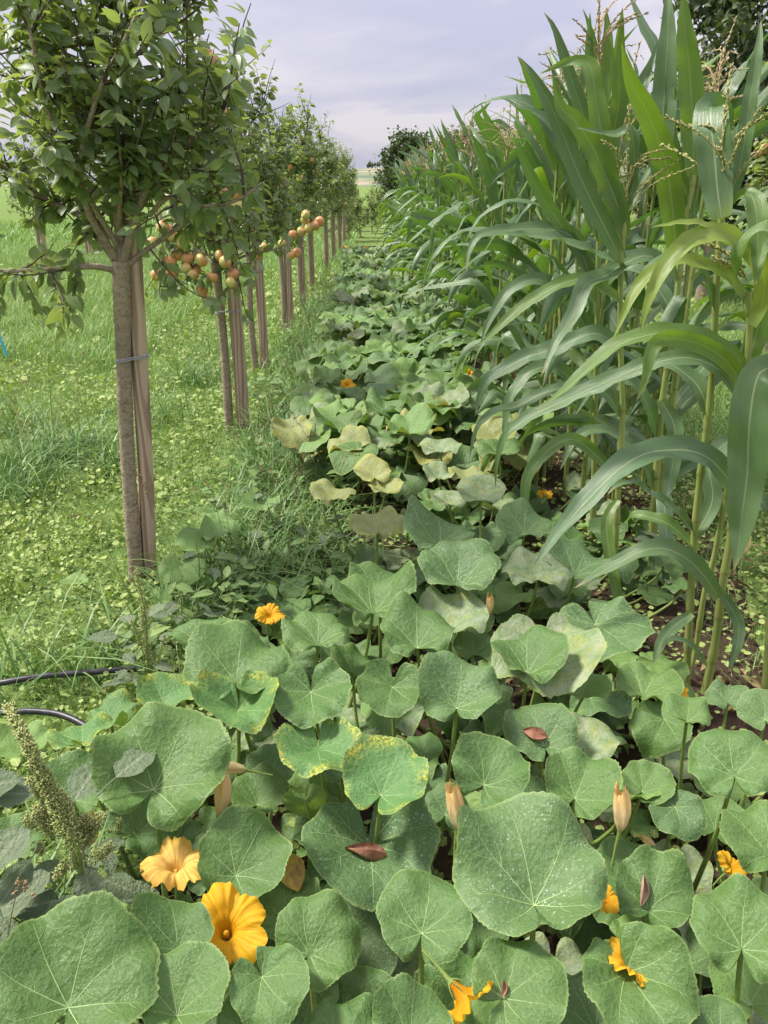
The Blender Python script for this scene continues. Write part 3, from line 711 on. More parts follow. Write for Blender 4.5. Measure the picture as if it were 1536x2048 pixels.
def flower_closed_mesh(seed, mats):
    rng = np.random.default_rng(seed); nt, ns = 40, 14; th = np.arange(nt) / nt * 2 * np.pi; s = np.linspace(0, 1, ns)
    r = np.interp(s, [0, .15, .45, .7, .85, 1], [.10, .20, .27, .25, .22, .16])[:, None] * (1 + (0.06 + 0.24 * s[:, None]) * np.cos(5 * th + 1.6 * s[:, None] + rng.uniform(0, 6)) + 0.04 * rng.normal(0, 1, (1, nt)))
    r = r * (1 + 0.35 * (s[:, None] > 0.95) * np.sin(3 * th + 1))
    z = s[:, None] * 1.5 + 0.22 * (s ** 4)[:, None] * np.cos(2 * th + 1)[None, :] + 0.05 * (s ** 5)[:, None] * rng.normal(0, 1, (1, nt))
    bx = 0.22 * s ** 2
    V = np.stack([r * np.cos(th) + bx[:, None], r * np.sin(th), z], -1).reshape(-1, 3)
    uv = np.stack(np.broadcast_arrays(th[None, :] / 6.283, s[:, None]), -1).reshape(-1, 2)
    mb = MB(); mb.add(V, grid_faces(ns, nt, True), 0, uv)
    add_tube(mb, np.array([[0.05, 0, -1.4], [0.04, 0, -.6], [0, 0, -.1], [0, 0, .06]]), [.05, .05, .08, .12], 8, 1)
    return mb.mesh('pumpkin_flower', mats)

# hand-measured leaves: junction px, py, width px, tip direction in the picture (deg), height, facing camera 0..1, style, cup, rise
HERO = [
    # bottom left
    (137, 2015, 345, 72, .46, .35, 'g', .05, .10), (307, 1580, 285, 62, .47, .50, 'g', .02, .05), (472, 1362, 225, 82, .47, .25, 'g', .02, .20),
    (622, 1385, 168, -88, .47, .30, 'g', .25, .50), (785, 1375, 145, -105, .46, .30, 'g', .25, .55), (477, 1420, 180, -92, .44, .05, 'y', .35, .65),
    (637, 1500, 180, -82, .42, .05, 'y', .30, .60), (762, 1592, 188, 62, .43, .35, 'y', .10, .15), (735, 1688, 285, -88, .28, .15, 's', .25, .40),
    (472, 1752, 200, 66, .38, .45, 'g', .10, .10), (430, 1765, 70, 70, .36, .4, 'g', .15, .10), (575, 1850, 160, 95, .30, .2, 'g', .15, .2),
    (355, 1897, 172, 100, .42, .35, 'g', .10, .15), (620, 1907, 200, 55, .42, .40, 'g', .02, .05), (524, 1955, 165, -55, .44, .30, 'g', .15, .40),
    (355, 2034, 200, 62, .42, .10, 'g', .35, .30), (500, 2085, 160, 85, .40, .2, 'g', .15, .2), (665, 2062, 95, 85, .38, .2, 'g', .15, .2),
    (820, 2085, 178, 85, .44, .35, 'g', .08, .1), (150, 1600, 150, 88, .38, .35, 'g', .05, .1), (165, 1492, 170, 35, .40, -.25, 'y', .1, .3),
    (30, 1700, 120, 100, .33, .3, 'g', .1, .1), (45, 1505, 110, 80, .36, .1, 'p', .1, .2), (515, 1612, 130, 80, .28, .1, 'g', .3, .3),
    (545, 1550, 120, 80, .24, .2, 's', .15, .2), (685, 1555, 85, 80, .26, .2, 's', .1, .2), (612, 1600, 95, -100, .34, -.6, 'p', .1, .2),
    (330, 1415, 130, 60, .36, .0, 'y', .15, .3), (400, 1290, 130, 100, .36, .1, 'g', .1, .2), (220, 1440, 110, 45, .34, -.1, 'y', .15, .3),
    # bottom right
    (968, 1570, 168, 58, .43, .40, 'g', .06, .08), (1088, 1492, 160, 105, .40, .35, 's', .08, .1), (1168, 1497, 130, 65, .36, .3, 'm', .08, .1),
    (913, 1418, 178, 90, .46, .35, 's', .25, .25), (1055, 1350, 168, 85, .46, .02, 'g', .35, .35), (1086, 1305, 235, -85, .44, .18, 'm', .10, .25),
    (1190, 1250, 195, -45, .40, .15, 's', .05, .1), (1285, 1392, 140, 55, .38, .02, 'g', .12, .2), (1165, 1395, 112, 80, .36, .05, 'p', .25, .3),
    (1330, 1440, 120, -120, .36, .5, 'g', .05, .1), (1373, 1446, 102, 95, .46, .0, 'g', .35, .35), (1468, 1552, 178, 95, .48, .45, 'g', .05, .1),
    (1455, 1405, 85, 95, .40, .3, 's', .05, .1), (1530, 1440, 110, 105, .42, .4, 's', .05, .1), (1150, 1597, 160, 62, .42, .42, 'g', .05, .08),
    (1262, 1600, 150, 70, .38, -.35, 'p', .1, .2), (1285, 1585, 110, 50, .40, .2, 'g', .1, .1), (1350, 1615, 118, -70, .40, .35, 's', .05, .15),
    (1535, 1710, 180, 110, .44, .3, 'g', .05, .1), (1255, 1770, 150, 95, .30, .2, 'g', .15, .2), (1068, 1812, 330, 108, .47, .28, 's', .28, .30),
    (843, 1868, 210, 84, .46, .42, 'g', .03, .06), (1008, 1997, 205, 28, .45, .42, 'g', .05, .1), (1253, 1942, 240, -62, .46, .35, 'g', .15, .35),
    (1298, 1822, 175, 72, .42, .25, 'g', .22, .2), (1483, 1898, 215, 96, .48, .42, 'g', .03, .08), (1190, 2060, 200, 90, .32, .15, 's', .05, .1),
    (1440, 2075, 115, 95, .44, .3, 'g', .1, .1), (1500, 2010, 170, 100, .34, .1, 'p', .1, .2), (1330, 2010, 130, 90, .28, .1, 'g', .1, .2),
    (890, 1630, 110, 80, .28, .2, 's', .1, .2), (1055, 1650, 150, 75, .28, .15, 's', .1, .2), (845, 1510, 85, 80, .28, .1, 'g', .2, .2),
    (1320, 1760, 100, 70, .30, .2, 'g', .1, .2), (1430, 1660, 120, 80, .26, .2, 'g', .1, .2),
    # further back
    (635, 1290, 150, 92, .46, .08, 'g', .30, .30), (745, 1226, 188, 85, .46, .02, 'g', .12, .2), (835, 1297, 172, 92, .46, .10, 'g', .25, .25),
    (915, 1172, 180, 92, .48, .15, 's', .25, .25), (880, 1092, 155, 95, .47, .10, 's', .22, .2), (760, 1192, 145, 80, .42, .02, 'g', .1, .2),
    (900, 1258, 160, 60, .42, .1, 'm', .1, .2), (705, 1345, 100, 80, .32, .15, 'g', .1, .2), (945, 1310, 90, 80, .36, .05, 's', .1, .2),
    (1048, 1070, 130, 90, .42, .12, 's', .12, .2), (1075, 1160, 150, 100, .36, .05, 'm', .1, .2), (1150, 1150, 150, 60, .34, .1, 's', .1, .2),
    (755, 1065, 120, 100, .38, .2, 'x', .12, .2), (748, 955, 85, 100, .40, .3, 'x', .1, .2), (665, 1000, 95, 90, .36, .1, 'x', .12, .2),
    (770, 985, 80, 60, .36, .05, 'x', .15, .2), (962, 1000, 115, 100, .42, .12, 'm', .05, .2), (878, 960, 70, 80, .38, .05, 'm', .2, .2),
    (880, 905, 95, 100, .42, .1, 'm', .1, .2), (930, 960, 80, 60, .38, .05, 'x', .1, .2), (900, 1010, 90, 120, .34, .05, 'm', .1, .2),
    (365, 1135, 100, -80, .22, .25, 'p', .1, .2), (435, 1072, 85, 70, .26, .2, 'p', .1, .2), (400, 1098, 90, 150, .22, .15, 'p', .1, .2), (322, 1205, 62, 60, .12, .2, 'p', .1, .2),
    (440, 1055, 70, 120, .24, .2, 'p', .1, .2), (520, 1020, 80, 60, .26, .1, 'p', .1, .2), (160, 1165, 55, 200, .10, .1, 'p', .1, .1),
    (1000, 910, 100, 100, .40, .1, 'g', .15, .2), (820, 870, 110, 95, .44, .1, 'p', .2, .25), (770, 830, 100, 95, .42, .1, 'g', .2, .25),
]

def place_leaf(px, py, w, ang, z, f):
    p = PZ(px, py, z); v = p - CAM; dep = v @ FWD
    tocam = -nrm(v); up = np.array([0, 0, 1.0])
    n = nrm((1 - abs(f)) * up + f * tocam)
    a = math.radians(ang); d = RIGHT * math.cos(a) + CUP * math.sin(a)
    den = v @ n
    if abs(den) < 0.12 * np.linalg.norm(v): t = d - n * (d @ n)
    else: t = d - v * ((d @ n) / den)
    y = nrm(t - n * (t @ n)); x = np.cross(y, n)
    return p, x, y, n, 0.5 * w * dep / FPX / 1.09

PLANTS = []   # (xy, thing)
def plant_for(p):
    return min(PLANTS, key=lambda q: (q[0][0] - p[0]) ** 2 + (q[0][1] - p[1]) ** 2)

def add_leaf(mesh, p, x, y, n, s, rng, plant, style, petiole=True, k=6):
    loc, th = plant
    o = link('leaf', mesh, th)
    M = frame_to_np(x, y, n, p - loc, s)
    o.matrix_basis = Matrix(M.tolist())
    if style == 'x': o['label'] = 'yellowed leaf'
    if style == 'y': o['label'] = 'leaf with yellow mottled rim'
    if petiole and p[2] > 0.08:
        root = np.array([loc[0] + (p[0] - loc[0]) * 0.55 + rng.normal(0, 0.05), loc[1] + (p[1] - loc[1]) * 0.55 + rng.normal(0, 0.05), 0.02])
        off = root - p; h = np.hypot(off[0], off[1])
        if h > 0.22: root[:2] = p[:2] + off[:2] * 0.22 / h
        midp = root * 0.35 + p * 0.65; midp[:2] = root[:2] * 0.25 + p[:2] * 0.75 ; midp[2] = p[2] * 0.62
        C = crom([root, midp, p - n * 0.002], 8)
        Mw = frame_to_np(x, y, n, p, s); Mi = np.linalg.inv(Mw)
        r = 0.0062 * (0.7 + 2.4 * s)
        mb = MB(); add_tube(mb, C, np.linspace(r * 1.15, r * 0.75, 8), k, 0, caps=False)
        mb.obj('petiole', M_PETIOLE, o, M=Mi)
    return o

ORD = ['first', 'second', 'third', 'fourth', 'fifth', 'sixth', 'seventh', 'eighth', 'ninth', 'tenth', 'eleventh', 'twelfth', 'thirteenth', 'fourteenth', 'fifteenth', 'sixteenth', 'seventeenth', 'eighteenth', 'nineteenth', 'twentieth']
ORD += ['twenty-' + q for q in ORD[:9]] + ['thirtieth'] + ['thirty-' + q for q in ORD[:9]] + ['fortieth'] + ['forty-' + q for q in ORD[:9]]

def pumpkins():
    rng = np.random.default_rng(21)
    near = [
        ((-0.42, 0.86), 'pumpkin plant with one huge leaf in the bottom left corner'),
        ((-0.02, 0.95), 'pumpkin plant around the large open orange flower'),
        ((0.34, 0.86), 'pumpkin plant whose open flower faces down beside the bottom edge'),
        ((0.72, 0.95), 'pumpkin plant with a yellow petal in the slit of a leaf'),
        ((-0.42, 1.32), 'pumpkin plant with a big round leaf behind the large seeding pigweed'),
        ((0.00, 1.42), 'pumpkin plant with yellow mottled leaf rims above the brown curled leaf'),
        ((0.40, 1.36), 'pumpkin plant with an upright pale wilted flower in the middle foreground'),
        ((0.80, 1.42), 'pumpkin plant with a folded leaf beside a pale striped wilted flower'),
        ((-0.22, 1.85), 'pumpkin plant with two-lobed leaves in front of the grassy weeds'),
        ((0.30, 1.85), 'pumpkin plant with white-speckled cupped leaves in the middle of the bed'),
        ((0.72, 1.95), 'pumpkin plant with pale mildewed leaves in front of the first maize stalks'),
        ((0.10, 2.45), 'pumpkin plant with broad flat green leaves behind the mildewed ones'),
        ((0.55, 2.60), 'pumpkin plant with heavily white-dotted leaf beside the maize'),
        ((-0.05, 3.25), 'pumpkin plant with yellowed dying leaves next to the weed grass'),
        ((0.50, 3.30), 'pumpkin plant with grey mildewed leaves around a bare brown gap'),
        ((-0.78, 2.95), 'young pale pumpkin shoot beside the foot of the nearest post'),
    ]
    grp = 'pumpkin plants in the bed'
    for (x, y), lab in near:
        l = np.array([x, y, 0.0]); PLANTS.append((l, thing('pumpkin_plant', l, lab, 'pumpkin plant', grp)))
    n_near = len(PLANTS)
    cnt = {0: 0, 1: 0}
    y = 4.0
    while y < 17:
        for side, x in ((0, -0.08), (1, 0.58)):
            l = np.array([x + rng.normal(0, 0.06) - 0.012 * (y - 4), y + rng.normal(0, 0.1), 0.0])
            k = cnt[side]; cnt[side] += 1
            wh = 'on the weedy side' if side == 0 else 'on the maize side'
            lab = '%s pumpkin plant %s of the bed, counted from the yellowed patch' % (ORD[k], wh)
            PLANTS.append((l, thing('pumpkin_plant', l, lab, 'pumpkin plant', grp)))
        y += 0.78 + 0.03 * (y - 4)
    used = []
    for i, (px, py, w, ang, z, f, sty, cup, rise) in enumerate(HERO):
        p, x, yv, n, s = place_leaf(px, py, w, ang + rng.normal(0, 4), z, f)
        small = w < 100
        me = pumpkin_mesh(1000 + i, 72 if small else 128, 6 if small else 10, cup=cup + 0.06 + rng.normal(0, 0.02), droop=0.02 + 0.12 * rng.random() + 0.2 * cup,
                          wave=rng.uniform(0.14, 0.30), rise=rise, lobes=rng.uniform(0.0, 0.035), gap=rng.uniform(0.02, 0.22), mats=[PK[sty], M_VEIN])
        add_leaf(me, p, x, yv, n, s, rng, plant_for(p), sty, k=8); used.append(p)
    used = np.array(used)
    # lower storey between the measured leaves
    FM = {st: [pumpkin_mesh(300 + 10 * j + q, 56, 5, cup=rng.uniform(0, .35), droop=rng.uniform(.1, .3), wave=rng.uniform(.2, .45), rise=rng.uniform(.1, .5), lobes=rng.uniform(.0, .04), mats=[PK[st], M_VEIN], vein_w=0.8, teeth=0.012, gap=rng.uniform(.04, .14)) for q in range(5)] for j, st in enumerate('gsmpx')}
    n = 0; tries = 0; mine = []
    while n < 240 and tries < 12000:
        tries += 1
        p = np.array([rng.uniform(-0.62, 1.25), rng.uniform(0.62, 3.7), rng.uniform(0.04, 0.19)])
        if p[0] < -0.45 and p[1] > 1.6: continue
        if p[0] > 0.95 and p[1] < 2.6 and p[1] > 1.75: continue
        if p[1] > 3.0 and p[0] < 0.0: continue
        if any(np.hypot(*(q[:2] - p[:2])) < 0.062 for q in mine): continue
        if not seen(p[None], 250)[0]: continue
        mine.append(p); n += 1
        st = rng.choice(list('gggssmp'))
        nn = nrm(np.array([rng.normal(0, .25), rng.normal(-.15, .25), 1.0])); a = rng.uniform(0, 6.28)
        yv = nrm(np.cross(nn, np.cross([math.cos(a), math.sin(a), 0], nn))); x = np.cross(yv, nn)
        add_leaf(FM[st][rng.integers(5)], p, x, yv, nn, rng.uniform(0.055, 0.105), rng, plant_for(p), st)
    # the bed further back
    FB = {st: [pumpkin_mesh(500 + 10 * j + q, 40, 4, cup=rng.uniform(0.05, .4), droop=rng.uniform(.1, .3), wave=rng.uniform(.2, .45), rise=rng.uniform(.1, .5), lobes=rng.uniform(.0, .04), mats=[PK[st], M_VEIN], vein_w=0.9 if st != 'x' else 0, teeth=0.012) for q in range(4)] for j, st in enumerate('gsmpx')}
    for k, (loc, th) in enumerate(PLANTS[n_near:]):
        yy = loc[1]; m = int(np.clip(34 - 0.8 * (yy - 4), 22, 34))
        for q in range(m):
            r = 0.46 * math.sqrt(rng.random()); a = rng.uniform(0, 6.28)
            p = loc + [r * math.cos(a) * 0.95, r * math.sin(a) * 1.15, rng.uniform(0.28, 0.42)]
            if p[0] < -0.42 or p[0] > 0.95: continue
            if q % 4 == 0: p[2] *= 0.6
            st = rng.choice(list('ggppsm' if yy > 4.6 else 'gsmmpx'))
            nn = nrm(np.array([rng.normal(-.05, .2), rng.normal(-.2, .18), 1.0])); a = rng.uniform(0, 6.28)
            yv = nrm(np.cross(nn, np.cross([math.cos(a), math.sin(a), 0], nn))); x = np.cross(yv, nn)
            add_leaf(FB[st][rng.integers(4)], p, x, yv, nn, rng.uniform(0.085, 0.14), rng, (loc, th), st, petiole=yy < 9, k=5)
    # vines on the soil
    for loc, th in PLANTS[:n_near]:
        for q in range(2):
            a = rng.uniform(0, 6.28); pts = [np.zeros(3)]
            for _ in range(5):
                a += rng.normal(0, 0.4); pts.append(pts[-1] + [0.11 * math.cos(a), 0.11 * math.sin(a), 0])
            C = crom(np.array(pts) + [0, 0, 0.035], 14); C[:, 2] += 0.012 * np.sin(np.arange(14) * 1.3)
            mb = MB(); add_tube(mb, C, np.linspace(0.008, 0.005, 14), 6); mb.obj('vine', M_VINE, th)
    # flowers: px, py, height, size px, kind, picture lean (deg from up), facing
    FL = [
        (452, 1862, .38, 74, 'o', 100, .75), (352, 1735, .38, 60, 't', 92, .14), (925, 1990, .44, 64, 'o', -48, .12), (1262, 1935, .46, 50, 'o', 60, .1),
        (1210, 1800, .34, 30, 'o', 60, .3), (1462, 1735, .34, 32, 'o', 45, .2), (438, 1628, .40, 48, 'c', 75, .1), (492, 1540, .40, 34, 'c', 170, .1),
        (914, 1656, .46, 50, 'c', 88, .1), (1240, 1660, .50, 50, 'c', 80, .1), (538, 1232, .26, 26, 'o', 80, .3), (1352, 1388, .22, 22, 'o', 100, .2),
        (178, 1690, .40, 36, 'c', 72, .1), (695, 770, .36, 14, 'o', 80, .4), (797, 783, .38, 14, 'o', 80, .4), (940, 748, .36, 11, 'o', 80, .4), (1043, 912, .25, 16, 'c', 85, .1),
        (1488, 1110, .28, 30, 'c', 80, .1), (978, 1228, .28, 22, 'c', 80, .1), (1312, 1700, .32, 24, 'c', 130, .1), (1090, 990, .2, 14, 'o', 80, .3),
        (1160, 1600, .25, 20, 'c', 60, .1), (1110, 1580, .22, 20, 'c', 80, .1), (690, 495, .3, 6, 'o', 80, .3), (735, 498, .3, 6, 'o', 80, .3), (812, 880, .32, 12, 'c', 70, .2),
    ]
    OM = [flower_open_mesh(61 + q, [M_FLOWER, M_PETIOLE]) for q in range(3)]; TM = flower_open_mesh(66, [M_WILTO, M_PETIOLE], 0.07); CM = [flower_closed_mesh(71 + q, [M_WILT, M_PETIOLE]) for q in range(3)]
    for i, (px, py, z, sp, kind, ang, f) in enumerate(FL):
        p = PZ(px, py, z); v = p - CAM; dep = v @ FWD; a = math.radians(ang)
        axis = nrm(RIGHT * math.cos(a) + CUP * math.sin(a) - nrm(v) * f * 2.2)
        s = sp * dep / FPX
        X = nrm(np.cross(axis, [0.3, 1, 0.2])); Yv = np.cross(axis, X)
        pl = plant_for(p)
        if kind == 'c': s *= 1.15
        base = p - axis * (0.55 * s if kind != 'c' else 0.0)
        me = OM[i % 3] if kind == 'o' else TM if kind == 't' else CM[i % 3]
        o = link('flower', me, pl[1]); o.matrix_basis = Matrix(frame_to_np(X, Yv, axis, base - pl[0], s).tolist())
        o['label'] = {'o': 'open orange-yellow flower', 't': 'torn pale orange flower', 'c': 'closed wilted pale orange flower'}[kind]
    # a pale round pumpkin far down the bed
    p = PZ(757, 538, 0.30); pl = plant_for(p); nt, ns = 20, 10
    th_, ph_ = np.meshgrid(np.arange(nt) / nt * 2 * np.pi, np.linspace(0.05, 3.09, ns)); R = (0.105 * (1 - 0.06 * np.abs(np.sin(5 * th_))))
    V = np.stack([R * np.sin(ph_) * np.cos(th_), R * np.sin(ph_) * np.sin(th_), 0.082 * np.cos(ph_)], -1).reshape(-1, 3) + (p - pl[0])
    MB().add(V, grid_faces(ns, nt, True)).obj('pumpkin', M_SQUASH, pl[1])
    # dry fallen leaves lying on the big leaves
    def dry(px, py, z, sp, ang, mat, lab, name='dry_leaf', curl=2.1):
        hit = SC.ray_cast(bpy.context.evaluated_depsgraph_get(), Vector(CAM), Vector(ray(px, py)))
        p = np.array(hit[1]) if hit[0] else PZ(px, py, z); nh = np.array(hit[2]) if hit[0] else np.array([0, 0, 1.0])
        if nh @ (CAM - p) < 0: nh = -nh
        p = p + nrm(nh) * 0.003; dep = (p - CAM) @ FWD; L = sp * dep / FPX; a = math.radians(ang)
        nu, nv = 9, 7; u, v = np.meshgrid(np.linspace(-1, 1, nv), np.linspace(0, 1, nu)); w = 0.30 * np.sin(np.pi * np.clip(v, 0.02, 0.985)) ** 0.7
        cx = w * np.sin(u * curl) / curl * 1.4; cz = w * (1 - np.cos(u * curl)) / curl * 1.4 + 0.05 * np.sin(5 * v + 3 * u)
        V = np.stack([cx + 0.08 * np.sin(3 * v), v - 0.5, cz + 0.12 * (v - .5) ** 2], -1).reshape(-1, 3) * L
        y = nrm(RIGHT * math.cos(a) + CUP * math.sin(a)); n = nrm(nh); y = nrm(y - n * (y @ n)); x = np.cross(y, n)
        mb = MB(); mb.add(V, grid_faces(nu, nv)); o = mb.obj(name, mat, M=None); o.matrix_basis = Matrix(frame_to_np(x, y, n, p, 1.0).tolist())
        tag(o, lab, 'leaf')
    bpy.context.view_layer.update()
    dry(731, 1714, .33, 88, 8, M_DRY, 'curled brown dry leaf in the hollow of a dark pumpkin leaf')
    dry(1068, 1470, .475, 50, -20, M_DRY, 'small reddish brown dry leaf on a speckled pumpkin leaf', curl=1.5)
    dry(1283, 1782, .47, 58, 80, M_DRYP, 'pale pinkish dried petal standing on a pumpkin leaf', curl=2.6)
    dry(1004, 1978, .475, 30, 75, M_DRY, 'tiny brown scrap at the notch of a pumpkin leaf near the bottom edge')
    dry(574, 1748, .44, 82, 110, M_YLEAF, 'yellow apple leaf with dark blotches lying on a pumpkin leaf', 'fallen_leaf', curl=0.9)
pumpkins()

# ------------------------------------------------------------------ maize
def corn_blade(mb, C, width, side=None, nhint=None, twist=0.0, n=18, gut=0.30, wavy=0.10, mat=0, seed=0, base_w=0.55, tint=0.5):
    rng = np.random.default_rng(seed); P = crom(C, n); T = tangents(P)
    S = np.zeros_like(P); prev = None
    for i in range(n):
        if nhint is not None: s = np.cross(T[i], nhint)
        else: s = side - T[i] * (side @ T[i])
        if np.linalg.norm(s) < 0.15 and prev is not None: s = prev
        s = nrm(s)
        if prev is not None and s @ prev < 0: s = -s
        if prev is not None: s = nrm(0.55 * s + 0.45 * prev)
        S[i] = s; prev = s
    t = np.linspace(0, 1, n)
    a = twist * t
    Nn = np.cross(S, T); S2 = S * np.cos(a)[:, None] + Nn * np.sin(a)[:, None]; N2 = np.cross(S2, T)
    N2 = np.where((N2[:, 2:3] < -0.9) & False, -N2, N2)
    w = width * 0.5 * np.interp(t, [0, .06, .25, .5, .75, .92, 1], [base_w, .72, .97, 1.0, .74, .30, 0.02])
    us = np.array([-1, -.55, 0, .55, 1.0]); ph = rng.uniform(0, 6.28, 2); L = np.linalg.norm(np.diff(P, axis=0), axis=1).sum()
    kw = L / (width * 2.2) * 6.28
    rows = []
    for u in us:
        wob = wavy * w * (np.sin(kw * t + ph[0 if u < 0 else 1]) + 0.5 * np.sin(1.9 * kw * t + ph[1])) * abs(u) ** 2
        rows.append(P + S2 * (u * w)[:, None] + N2 * (gut * w * abs(u) ** 1.3 + wob)[:, None])
    V = np.stack(rows, 1).reshape(-1, 3)
    uv = np.stack(np.broadcast_arrays(((us + 1) / 2)[None, :], t[:, None]), -1).reshape(-1, 2)
    mb.add(V, grid_faces(n, 5), mat, uv, tint)

def stalk_mesh(mb, C, r0, r1, node_every=0.16, k=8):
    P = crom(C, 40); L = np.concatenate([[0], np.cumsum(np.linalg.norm(np.diff(P, axis=0), axis=1))])
    n = max(8, int(L[-1] / 0.02)); P = crom(C, n); t = np.linspace(0, 1, n); d = t * L[-1]
    ph = (d % node_every) / node_every; near = np.minimum(ph, 1 - ph) * node_every
    r = (r0 + (r1 - r0) * t) * (1 + 0.20 * np.exp(-(near / 0.010) ** 2) + 0.10 * (1 - ph) ** 2)
    V, F, uv = tube(P, r, k); mb.add(V, F, 0, uv)
    for q in np.arange(1, int(L[-1] / node_every) + 1) * node_every:
        i = int(np.clip(q / L[-1] * (n - 1), 1, n - 2)); a, b = P[i] - (P[i + 1] - P[i]) * 0.25, P[i] + (P[i + 1] - P[i]) * 0.25
        rr = r[i] * 1.06; add_tube(mb, np.array([a, b]), [rr, rr], k, 1, caps=False)
    return P

def tassel_mesh(mb, base, top_dir, length, rng, nb=9, mat=0, dens=1.0, droop=0.5, thin=1.0):
    top_dir = nrm(top_dir)
    def spikey(C, n):
        C = crom(C, 14); tn = rng.uniform(0.1, 0.9)
        add_tube(mb, C, np.linspace(0.0022, 0.0010, 14) * thin, 4, mat, tn, caps=False)
        ii = rng.uniform(1, 12.9, n); k = ii.astype(int); u = (ii - k)[:, None]; pos = C[k] * (1 - u) + C[k + 1] * u
        fw = nrm(tangents(C)[k] * 1.9 + rng.normal(0, 0.5, (n, 3))); X, Y, Z = axes(rng, n, fw, np.tile([0, 0, 1.0], (n, 1)))
        scatter(mb, TSP_V, SPK_F, pos, X, Y, Z, rng.uniform(0.009, 0.016, n) * thin, mat, np.clip(tn + rng.normal(0, .2, n), 0, 1))
    e = base + top_dir * length
    spikey([base, (base + e) / 2 + rng.normal(0, 0.008, 3), e], int(85 * dens))
    for q in range(nb):
        t = rng.uniform(0.02, 0.45); b = base + top_dir * length * t; a = rng.uniform(0, 6.28); ln = length * rng.uniform(0.4, 0.75)
        o = np.array([math.cos(a), math.sin(a), 0.0]); op = rng.uniform(0.3, 0.75); dr = rng.uniform(0.1, 1.0) * droop
        m1 = b + (top_dir * (1 - 0.4 * op) + o * op) * ln * 0.5; m2 = m1 + (top_dir * (0.8 - 1.4 * dr) + o * (op + 0.4)) * ln * 0.5
        spikey([b, m1, m2], int(38 * dens))

def rand_corn(rng, H, nl, bed=-1.0, lush=1.0):
    """leaf curves for a plant of height H at the origin -> stalk curve, list of (curve, width, side, twist, mat)"""
    ln = rng.normal(0, 0.05, 2); top = np.array([ln[0], ln[1], H * 0.90])
    stalk = [np.zeros(3), np.array([ln[0] * .3, ln[1] * .3, H * .4]), top]
    S = crom(stalk, 30); out = []
    az0 = rng.uniform(0, 6.28)
    for i in range(nl):
        t = (i + 0.6) / nl; t = 0.10 + 0.90 * t; b = S[int(t * 29)]
        az = (math.pi if i % 2 else 0.0) + rng.normal(0, 0.8) if rng.random() < 0.7 else rng.uniform(0, 6.28)
        L = (0.55 + 0.46 * math.sin(math.pi * min(1, 0.15 + t * 0.80))) * rng.uniform(0.6, 1.15) * lush
        if t > 0.93: L *= 0.7
        up = rng.uniform(0.75, 1.2) if t > 0.72 else rng.uniform(0.35, 0.85)     # start elevation
        bend = rng.uniform(0.2, 1.3) if t > 0.8 else rng.uniform(1.3, 2.5)
        P = [b]; el = up * 1.3; m = 10; kink = rng.integers(3, 8); sharp = rng.random() < 0.55; kk = rng.normal(0, 0.5)
        for k in range(m):
            d = np.array([math.cos(az) * math.cos(el), math.sin(az) * math.cos(el), math.sin(el)])
            P.append(P[-1] + d * L / m); el -= (bend * 0.62 if k == kink else bend * 0.042) if sharp else bend / m * (1.6 if k > 4 else 0.7); az += (kk if k == kink else rng.normal(0, 0.07)); el = max(el, -1.45)
        side = np.array([-math.sin(az), math.cos(az), 0.0])
        mt = 1 if rng.random() < 0.16 else 0
        out.append((np.array(P), rng.uniform(0.052, 0.088) * (0.8 if t < 0.2 else 1), side, rng.normal(0, 1.1), mt))
    return stalk, out, top

CORN_MATS = [M_CORN, M_CORNG]
TOCAM_UP = lambda y: nrm(np.array([-1.0, -y * 0.9, 0.9 * max(1.5, y * .6)]))

